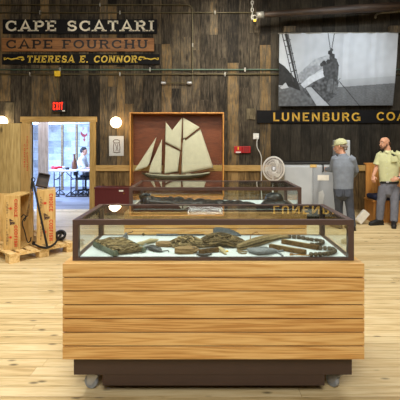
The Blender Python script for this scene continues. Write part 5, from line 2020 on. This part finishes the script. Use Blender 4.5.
# hand line frame wound with twine
fr = thing('line_frame', B(117, 249), 'green wooden hand line frame wound with tan twine, left end of the nearest case', 'fishing gear')
L0, L1 = B(92.6, 246.6), B(113.6, 257.0)
R0, R1 = B(121.6, 242.4), B(142.4, 253.0)
b1 = board(L0, L1, .035, BZ, BZ + .034)
bmesh.ops.bevel(b1.bm, geom=list(b1.bm.edges), offset=.004, segments=2, affect='EDGES')
b1.build('frame_bar', M['greenwood'], fr)
b2 = board(R0, R1, .028, BZ, BZ + .034)
bmesh.ops.bevel(b2.bm, geom=list(b2.bm.edges), offset=.004, segments=2, affect='EDGES')
b2.build('frame_bar', M['greenwood'], fr)
rr = random.Random(21)
tw_ = MB()
for i in range(32):
    s0 = .03 + .94 * i / 31
    p0, p1 = L0.lerp(L1, s0), R0.lerp(R1, min(1, max(0, s0 + rr.uniform(-.04, .04))))
    qs = []
    for k in range(13):
        t = k / 12
        p = p0.lerp(p1, t)
        qs.append(Vector((p.x, p.y + .028 * (1 - t), BZ + .036 + .006 * math.sin(t * PI * 5 + i) + rr.uniform(-.004, .005) - .004 * t)))
    tw_.limb(qs, .0058, 6)
for i in range(16):
    s0 = .06 + .88 * i / 15
    qs = []
    for k in range(9):
        t = .05 + .9 * k / 8
        s1 = s0 + .05 * math.sin(k + i)
        p = L0.lerp(L1, min(1, max(0, s1))).lerp(R0.lerp(R1, min(1, max(0, s1))), t)
        qs.append(Vector((p.x, p.y + .02, BZ + .043 + rr.uniform(-.003, .004))))
    tw_.limb(qs, .0035, 5)
for i in range(20):
    s0 = .03 + .94 * i / 19
    p0, p1 = L0.lerp(L1, s0), R0.lerp(R1, s0)
    tw_.limb([Vector((p0.lerp(p1, t).x, p0.lerp(p1, t).y + .014, BZ + .016 + .004 * math.sin(i + t * 9))) for t in (.08, .3, .6, .95)], .009, 6)
tag(tw_.build('twine_winding', M['rope'], fr), kind='stuff')
ld = thing('lead_sinker', B(125.4, 243.6), 'grey lead sinker with a wire hook perched behind the twine frame', 'fishing gear')
q0 = B(124.4, 242.6, .0)
sk = MB()
sk.limb([q0 + Vector((0, .02, .012)), q0 + Vector((.004, .02, .035)), q0 + Vector((.008, .02, .062))], [(.018, .018), (.022, .018), (.01, .01)], 10)
sk.limb([q0 + Vector((-.03, .02, .01)), q0 + Vector((.03, .02, .01))], .011, 8)
sk.build('lead_body', M['netgrey'], ld)
wk = smooth([q0 + Vector((.006, .02, .058)), q0 + Vector((.026, .02, .068)), q0 + Vector((.05, .02, .072)), q0 + Vector((.058, .02, .08))])
MB().limb(wk, [.003] * len(wk), 6).build('wire_hook', M['iron'], ld)

# long rod along the back
rd = thing('jointed_rod', B(160, 240), 'thin jointed rod lying along the back of the nearest case', 'fishing gear')
Yb = G1[3] - .055
xr_ = lambda px: (px - CX) / F * Yb
for a, b, r, m_ in ((142.5, 156.5, .0045, 'rope'), (156.5, 178, .008, 'lead'), (178, 204, .006, 'leaddark')):
    MB().limb([(xr_(a), Yb, BZ + .0085), (xr_(b), Yb, BZ + .0085)], r, 8, cap='flat').build('rod_section', M[m_], rd)
MB().ball((xr_(143.4), Yb, BZ + .012), .011, 10).build('rod_knob', M['ropedark'], rd)

# pale knotted tool
pl_ = [B(135.5, 246, .012), B(140, 246.2, .016), B(145, 244.6, .018), B(151, 243, .018), B(157.5, 241.4, .012)]
lump('bone_tool', pl_, [(.008, .008), (.016, .022), (.011, .014), (.016, .024), (.007, .012)], 'lettertan', 'pale tan knotted tool lying behind the dark jig', 'fishing gear')
# dark jig with its hook tail
jg = thing('lead_jig', B(150, 250), 'dark grey lead jig with a thin hook, right of the twine frame', 'fishing gear')
mb = MB()
mb.limb([B(143.6, 250, .013), B(147.5, 249.4, .016), B(152, 250, .02), B(158, 251.6, .015), B(161.8, 252.6, .008)], [(.011, .014), (.011, .013), (.018, .03), (.014, .028), (.005, .008)], 12, side=(0, 0, 1))
mb.build('jig_body', M['leaddark'], jg)
hq = smooth([B(161.4, 252.4, .008), B(165, 251.6, .006), B(168, 251.2, .005), B(168.6, 252.4, .005)])
MB().limb(hq, [.0032] * len(hq), 6).build('jig_hook', M['iron'], jg)
MB().limb([B(143.2, 250.4, .012), B(141.2, 251, .012)], .007, 8).build('jig_eye', M['black'], jg)


def flat_float(px0, py0, px1, py1, halfd, th, label, hole=False):
    p, q = B(px0, py0), B(px1, py1)
    d = (q - p).normalized()
    n = Vector((-d.y, d.x, 0))
    t = thing('wooden_float', (p + q) / 2, label, 'fishing float')
    m = MB()
    poly = []
    for i in range(14):
        a_ = -PI / 2 + PI * i / 13
        poly.append(q - d * halfd + d * halfd * math.cos(a_) + n * halfd * math.sin(a_))
    for i in range(14):
        a_ = PI / 2 + PI * i / 13
        poly.append(p + d * halfd * .6 + d * halfd * .6 * math.cos(a_) + n * halfd * math.sin(a_))
    m.prism([(v.x, v.y, BZ) for v in poly], (0, 0, th))
    bmesh.ops.bevel(m.bm, geom=[e for e in m.bm.edges if abs(e.verts[0].co.z - e.verts[1].co.z) < 1e-6], offset=th * .4, segments=3, affect='EDGES')
    m.build('float_body', M['driftwood'], t)
    if hole:
        h_ = p.lerp(q, .78) + Vector((0, -halfd * .3, 0))
        MB().cyl((h_.x, h_.y, BZ + th - .002), (h_.x, h_.y, BZ + th + .001), .011, seg=12).build('cord_hole', M['black'], t)
    return t


flat_float(156, 245.2, 176, 246.0, .05, .024, 'flat brown wooden float left of the twine heap', False)
flat_float(174.6, 253.0, 199, 251.8, .05, .034, 'flat brown wooden float with a hole, in front of the twine heap', True)


def tangle(mb, n, c, rx, ry, zmax, r, seed, lmin=.5, turns=1.3):
    rr = random.Random(seed)
    for i in range(n):
        a0 = rr.uniform(0, 2 * PI)
        ex, ey = rx * rr.uniform(.25, .62), ry * rr.uniform(.3, .7)
        ox, oy = rr.uniform(-1, 1) * (rx - ex), rr.uniform(-1, 1) * (ry - ey)
        z0 = rr.uniform(0, 1)
        tilt = rr.uniform(-1, 1)
        qs = []
        m = 18
        for k in range(m + 1):
            a_ = a0 + turns * 2 * PI * k / m * rr.uniform(.97, 1.03)
            x = ox + ex * math.cos(a_) + .01 * math.sin(3 * a_ + i)
            y = oy + ey * math.sin(a_ + tilt)
            dome = max(.12, 1 - (x / rx) ** 2 - .6 * (y / ry) ** 2)
            qs.append(Vector((c.x + x, c.y + y, BZ + r + max(0, (zmax * dome * (.35 + .65 * z0)) + .005 * math.sin(2 * a_ + i)))))
        mb.limb(qs, r, 5)


hp = MB()
tangle(hp, 40, B(187, 245.4), .145, .09, .062, .006, 2)
tag(hp.build('twine_heap', M['rope'], origin=B(188, 246)), 'tangled heap of tan twine between the two flat wooden floats', 'twine', kind=None)
np_ = MB()
tangle(np_, 80, B(221, 244.6), .19, .105, .074, .006, 5)
tag(np_.build('net_heap', M['ropedark'], origin=B(222, 244)), 'big tangled heap of brown net in the middle of the nearest case', 'net')
# grey lead plate standing behind the net
lp = MB()
Yl = G1[3] - .075
prof = [(212.8, .0), (213.2, .062), (216, .068), (222, .066), (229, .058), (234, .042), (240, .018), (242, .0)]
lp.prism([((px - CX) / F * Yl, Yl, BZ + h) for px, h in prof], (0, .03, 0))
bmesh.ops.bevel(lp.bm, geom=list(lp.bm.edges), offset=.006, segments=2, affect='EDGES')
tag(lp.build('sounding_lead', M['lead'], origin=((226 - CX) / F * Yl, Yl, BZ)), 'blue grey wedge shaped lead standing behind the brown net', 'fishing gear')
br = board(B(199.6, 254.0), B(219, 252.2), .02, BZ, BZ + .028)
tag(br.build('net_board', M['driftdark'], origin=B(209, 253)), 'brown wooden bar along the front of the net heap', 'board')
sk = MB()
sk.limb([B(197, 255.0, .006), B(202, 256.2, .008), B(207, 256.0, .008), B(211.6, 254.6, .005)], [(.006, .008), (.008, .014), (.007, .012), (.004, .006)], 10, side=(0, 0, 1))
tag(sk.build('lead_strip', M['leaddark'], origin=B(204, 255.6)), 'dark lead strip lying in front of the net heap', 'fishing gear')
lump('wooden_toggle', [B(219.6, 250.6, .02), B(222.5, 252.4, .016), B(226, 254.8, .007)], [(.011, .014), (.013, .018), (.005, .006)], 'lettertan', 'pale wooden toggle hanging out of the net heap', 'fishing gear')
lump('yellow_bead', [B(226.4, 252.0, .05), B(227.6, 252.0, .05)], [.006, .006], 'yellow', 'tiny yellow bead by the front of the net heap', 'bead')
for a, b, c_, lab in (((237, 251.6), (242, 252.2), (247, 252.4), 'upper of two bent twigs right of the net heap'), ((238.4, 252.8), (242.4, 254.2), (246, 253.9), 'lower of two bent twigs right of the net heap')):
    lump('bent_twig', smooth([B(*a, .005), B(*b, .007), B(*c_, .005)]), [.0042] * 13, 'ropedark', lab, 'twig')
# long net bundle running to the right with a bent wire
nb_ = MB()
rr = random.Random(31)
for i in range(30):
    o = rr.uniform(-1, 1)
    z_ = rr.uniform(0, 1)
    qs = []
    for px, py, hw, hz in ((238, 249.8, .034, .03), (247, 247.8, .046, .044), (256, 245.4, .05, .05), (265, 242.8, .044, .046), (273, 240.6, .03, .036), (281, 238.8, .018, .022), (288, 238.2, .009, .010)):
        p = B(px, py)
        qs.append(Vector((p.x + rr.uniform(-.006, .006), p.y + hw * o + rr.uniform(-.006, .006), BZ + .0075 + hz * z_ * math.sqrt(max(0, 1 - o * o)) + rr.uniform(-.001, .003))))
    nb_.limb(smooth(qs, 3), .0062, 5)
tag(nb_.build('net_bundle', M['rope'], origin=B(262, 244)), 'tan net bundle tapering to the right beside the net heap', 'net')
wq = smooth([B(250, 247.5, .035), B(250.6, 243, .05), B(252, 240.8, .05), B(255.2, 239.6, .055), B(257.6, 239.6, .055), B(258.4, 241, .05)])
tag(MB().limb(wq, [.0035] * len(wq), 6).build('bent_wire', M['brass'], origin=B(250, 247.5)), 'bent brown wire hook sticking up from the net bundle', 'wire')
# grey net bag
gb = thing('net_bag', B(264, 252), 'grey mesh net bag with a knotted tail in front of the net bundle', 'net')
bag = MB()
bag.limb([B(248, 250.4, .012), B(252.5, 252.6, .018), B(259, 254.4, .022), B(266, 254.0, .022), B(273, 252.9, .017), B(278, 252.6, .010)], [(.006, .01), (.016, .034), (.021, .046), (.02, .042), (.014, .026), (.006, .01)], 16, side=(0, 0, 1))
for v in bag.bm.verts:
    v.co += Vector((0, 0, .004 * mn.noise(v.co * 60)))
    v.co.z = max(v.co.z, BZ)
bag.build('mesh_body', M['netgrey'], gb)
for a, b, c_ in (((277.6, 252.6), (280, 252), (283, 251.2)), ((277, 253), (280, 254.6), (282.8, 256.6))):
    MB().limb(smooth([B(*a, .008), B(*b, .008), B(*c_, .006)]), [.006] * 13, 8).build('tail_cord', M['netgrey'], gb)
bg = MB()
for i in range(26):
    p = B(251 + i * .95, 253.2)
    rr = random.Random(i)
    for k in range(2):
        o = rr.uniform(-.8, .8)
        w_ = .040 * math.sin(PI * (i + 2) / 30)
        bg.limb([Vector((p.x + rr.uniform(-.01, .01), p.y + w_ * t_, BZ + .006 + .036 * math.sqrt(max(0, 1 - t_ * t_)) * math.sin(PI * (i + 2) / 30))) for t_ in (-.95, -.6, -.2, .2, .6, .95)], .0018, 4)
bg.build('mesh_cord', M['lead'], gb)
# two wooden jointed boards and brass ring
for (a, b), lab in ((((268.6, 248.6), (304.6, 255.2)), 'nearer of the two dark brown boards beside the string of floats'), (((281, 243.6), (317.4, 250.4)), 'farther of the two dark brown boards, touching the float string')):
    t = thing('wooden_former', B(a[0], a[1]), lab, 'board')
    p, q = B(*a), B(*b)
    bb = board(p, q, .034, BZ, BZ + .03)
    bmesh.ops.bevel(bb.bm, geom=list(bb.bm.edges), offset=.003, segments=2, affect='EDGES')
    bb.build('bar', M['driftdark'], t)
    n = Vector((0, .012, 0))
    board(p.lerp(q, .08) + n, p.lerp(q, .8) + n, .010, BZ + .0302, BZ + .033).build('inlay_strip', M['lettertan'], t)
lump('knife_blade', [B(283, 248.6, .034), B(290, 249.6, .036), B(299, 250.6, .034)], [(.006, .012), (.006, .014), (.003, .006)], 'lead', 'grey blade lying between the two brown boards', 'blade')
rg = thing('ring_pin', B(292, 255.6), 'brass ring with a long thin pin in front of the brown boards', 'ring')
c_ = B(291.6, 255.2, .006)
MB().limb([c_ + Vector((.011 * math.cos(i * PI / 6), .016 * math.sin(i * PI / 6), 0)) for i in range(12)], .0035, 6, closed=True).build('ring', M['brass'], rg)
MB().limb([c_ + Vector((.012, -.004, 0)), B(309, 256.3, .006)], .0032, 6).build('pin', M['brass'], rg)


def float_string(label, path, n, r):
    pts = smooth([B(u, v, r) for u, v in path], 10)
    t = thing('float_string', pts[len(pts) // 2] - Vector((0, 0, r)), label, 'fishing gear')
    MB().limb(pts, .0028, 6).build('cord', M['ropedark'], t)
    tot = [0]
    for a, b in zip(pts, pts[1:]):
        tot.append(tot[-1] + (b - a).length)
    L_ = tot[-1]

    def at(s):
        for i in range(len(pts) - 1):
            if tot[i + 1] >= s:
                return pts[i].lerp(pts[i + 1], (s - tot[i]) / max(1e-6, tot[i + 1] - tot[i]))
        return pts[-1]
    rr = random.Random(n)
    for i in range(n):
        s0, s1 = L_ * (i + .06) / n, L_ * (i + .9) / n
        a, b = at(s0), at(s1)
        k = rr.uniform(.85, 1.1)
        MB().limb([a, a.lerp(b, .15), a.lerp(b, .85), b], [r * .72 * k, r * k, r * k, r * .72 * k], 10, cap='flat').build('float', M['float'], t)
    return t


float_string('farther string of blackened floats, curving behind the brown boards', [(287, 238.2), (295, 238.6), (303, 239.6), (311, 241.2), (318, 241.8), (323, 243.2), (321.6, 245.4), (315, 246.4), (309.5, 246)], 13, .0135)
float_string('nearer string of blackened floats, curving round to the front glass', [(318.6, 250.0), (325, 250.2), (331.5, 250.8), (335.4, 252.6), (333, 254.6), (326, 255.9), (318, 256.4), (309, 256.5)], 13, .0145)

# ================================================================== INSIDE THE CASE BEHIND
BZ2 = BED2 + .0008


def B2(px, Y, h=0):
    return Vector(((px - CX) / F * Y, Y, BZ2 + h))


ct = thing('oilskin_coat', B2(190, 4.95), 'long black oilskin coat laid out in the case behind', 'coat')
mb = MB()
rr = random.Random(12)
for i in range(40):
    t = i / 39
    px = 146 + t * 106
    hgt = .085 * (1 - t) ** .8 + .022 + .012 * math.sin(i * 1.7)
    mb.ball(B2(px, 4.86 + rr.uniform(-.05, .14), hgt * .45), (rr.uniform(.05, .09), rr.uniform(.07, .13), hgt * rr.uniform(.5, .75)), 10)
for v in mb.bm.verts:
    v.co.z = max(v.co.z, BZ2)
mb.build('coat_body', M['oilskin'], ct, remesh=.011, smooth_it=1)
sl = MB()
sl.limb(smooth([B2(150, 4.78, .06), B2(165, 4.74, .055), B2(180, 4.72, .04), B2(194, 4.74, .025)]), [(.045 - .001 * i, .04 - .001 * i) for i in range(19)], 12)
for v in sl.bm.verts:
    v.co += Vector((0, 0, .010 * mn.noise(v.co * 22)))
    v.co.z = max(v.co.z, BZ2)
sl.build('sleeve', M['oilskin'], ct)
cl_ = MB()
cl_.limb(smooth([B2(141, 4.8, .11), B2(145, 4.8, .135), B2(149, 4.84, .12)]), [(.02, .03)] * 13, 10)
cl_.build('collar', M['oilskin'], ct)
ht = thing('souwester_hat', B2(274, 4.9), 'black souwester hat at the right end of the case behind', 'hat')
hm = MB()
c_ = B2(274, 4.9)
prof = [(.0, .155), (.05, .152), (.085, .135), (.105, .10), (.112, .06)]
hm.lathe(prof[::-1], c_, 24)
hm.build('crown', M['oilskin'], ht)
bmm = MB()
ri = []
ro = []
for i in range(28):
    a_ = 2 * PI * i / 28
    ext = .09 if math.cos(a_) > 0 else .03
    ri.append(c_ + Vector((.108 * math.cos(a_), .108 * math.sin(a_), .07)))
    ro.append(c_ + Vector(((.13 + ext * abs(math.cos(a_))) * math.cos(a_), .15 * math.sin(a_), .012 + .008 * math.sin(3 * a_))))
vi = [bmm.bm.verts.new(p) for p in ri]
vo = [bmm.bm.verts.new(p) for p in ro]
for i in range(28):
    bmm.face([vi[i], vi[(i + 1) % 28], vo[(i + 1) % 28], vo[i]], 0, True)
bo_ = bmm.build('brim', M['oilskin'], ht)
sd = bo_.modifiers.new('t', 'SOLIDIFY')
sd.thickness = .004
for px, Y, wd_, lab in ((135.6, 4.72, .055, 'white label card at the left end of the case behind'), (284.6, 4.76, .05, 'white label card just right of the souwester hat'), (294.4, 4.72, .055, 'white label card at the right end of the case behind')):
    q = B2(px, Y)
    R = Matrix.Translation(q) @ Matrix.Rotation(math.radians(-28), 4, 'X')
    k = MB()
    k.box((-wd_ / 2, 0, .002), (wd_ / 2, .003, .042), mat=R)
    z = min(v.co.z for v in k.bm.verts)
    bmesh.ops.translate(k.bm, vec=(0, 0, BZ2 - z), verts=k.bm.verts)
    tag(k.build('label_card', M['paper'], origin=q), lab, 'label')
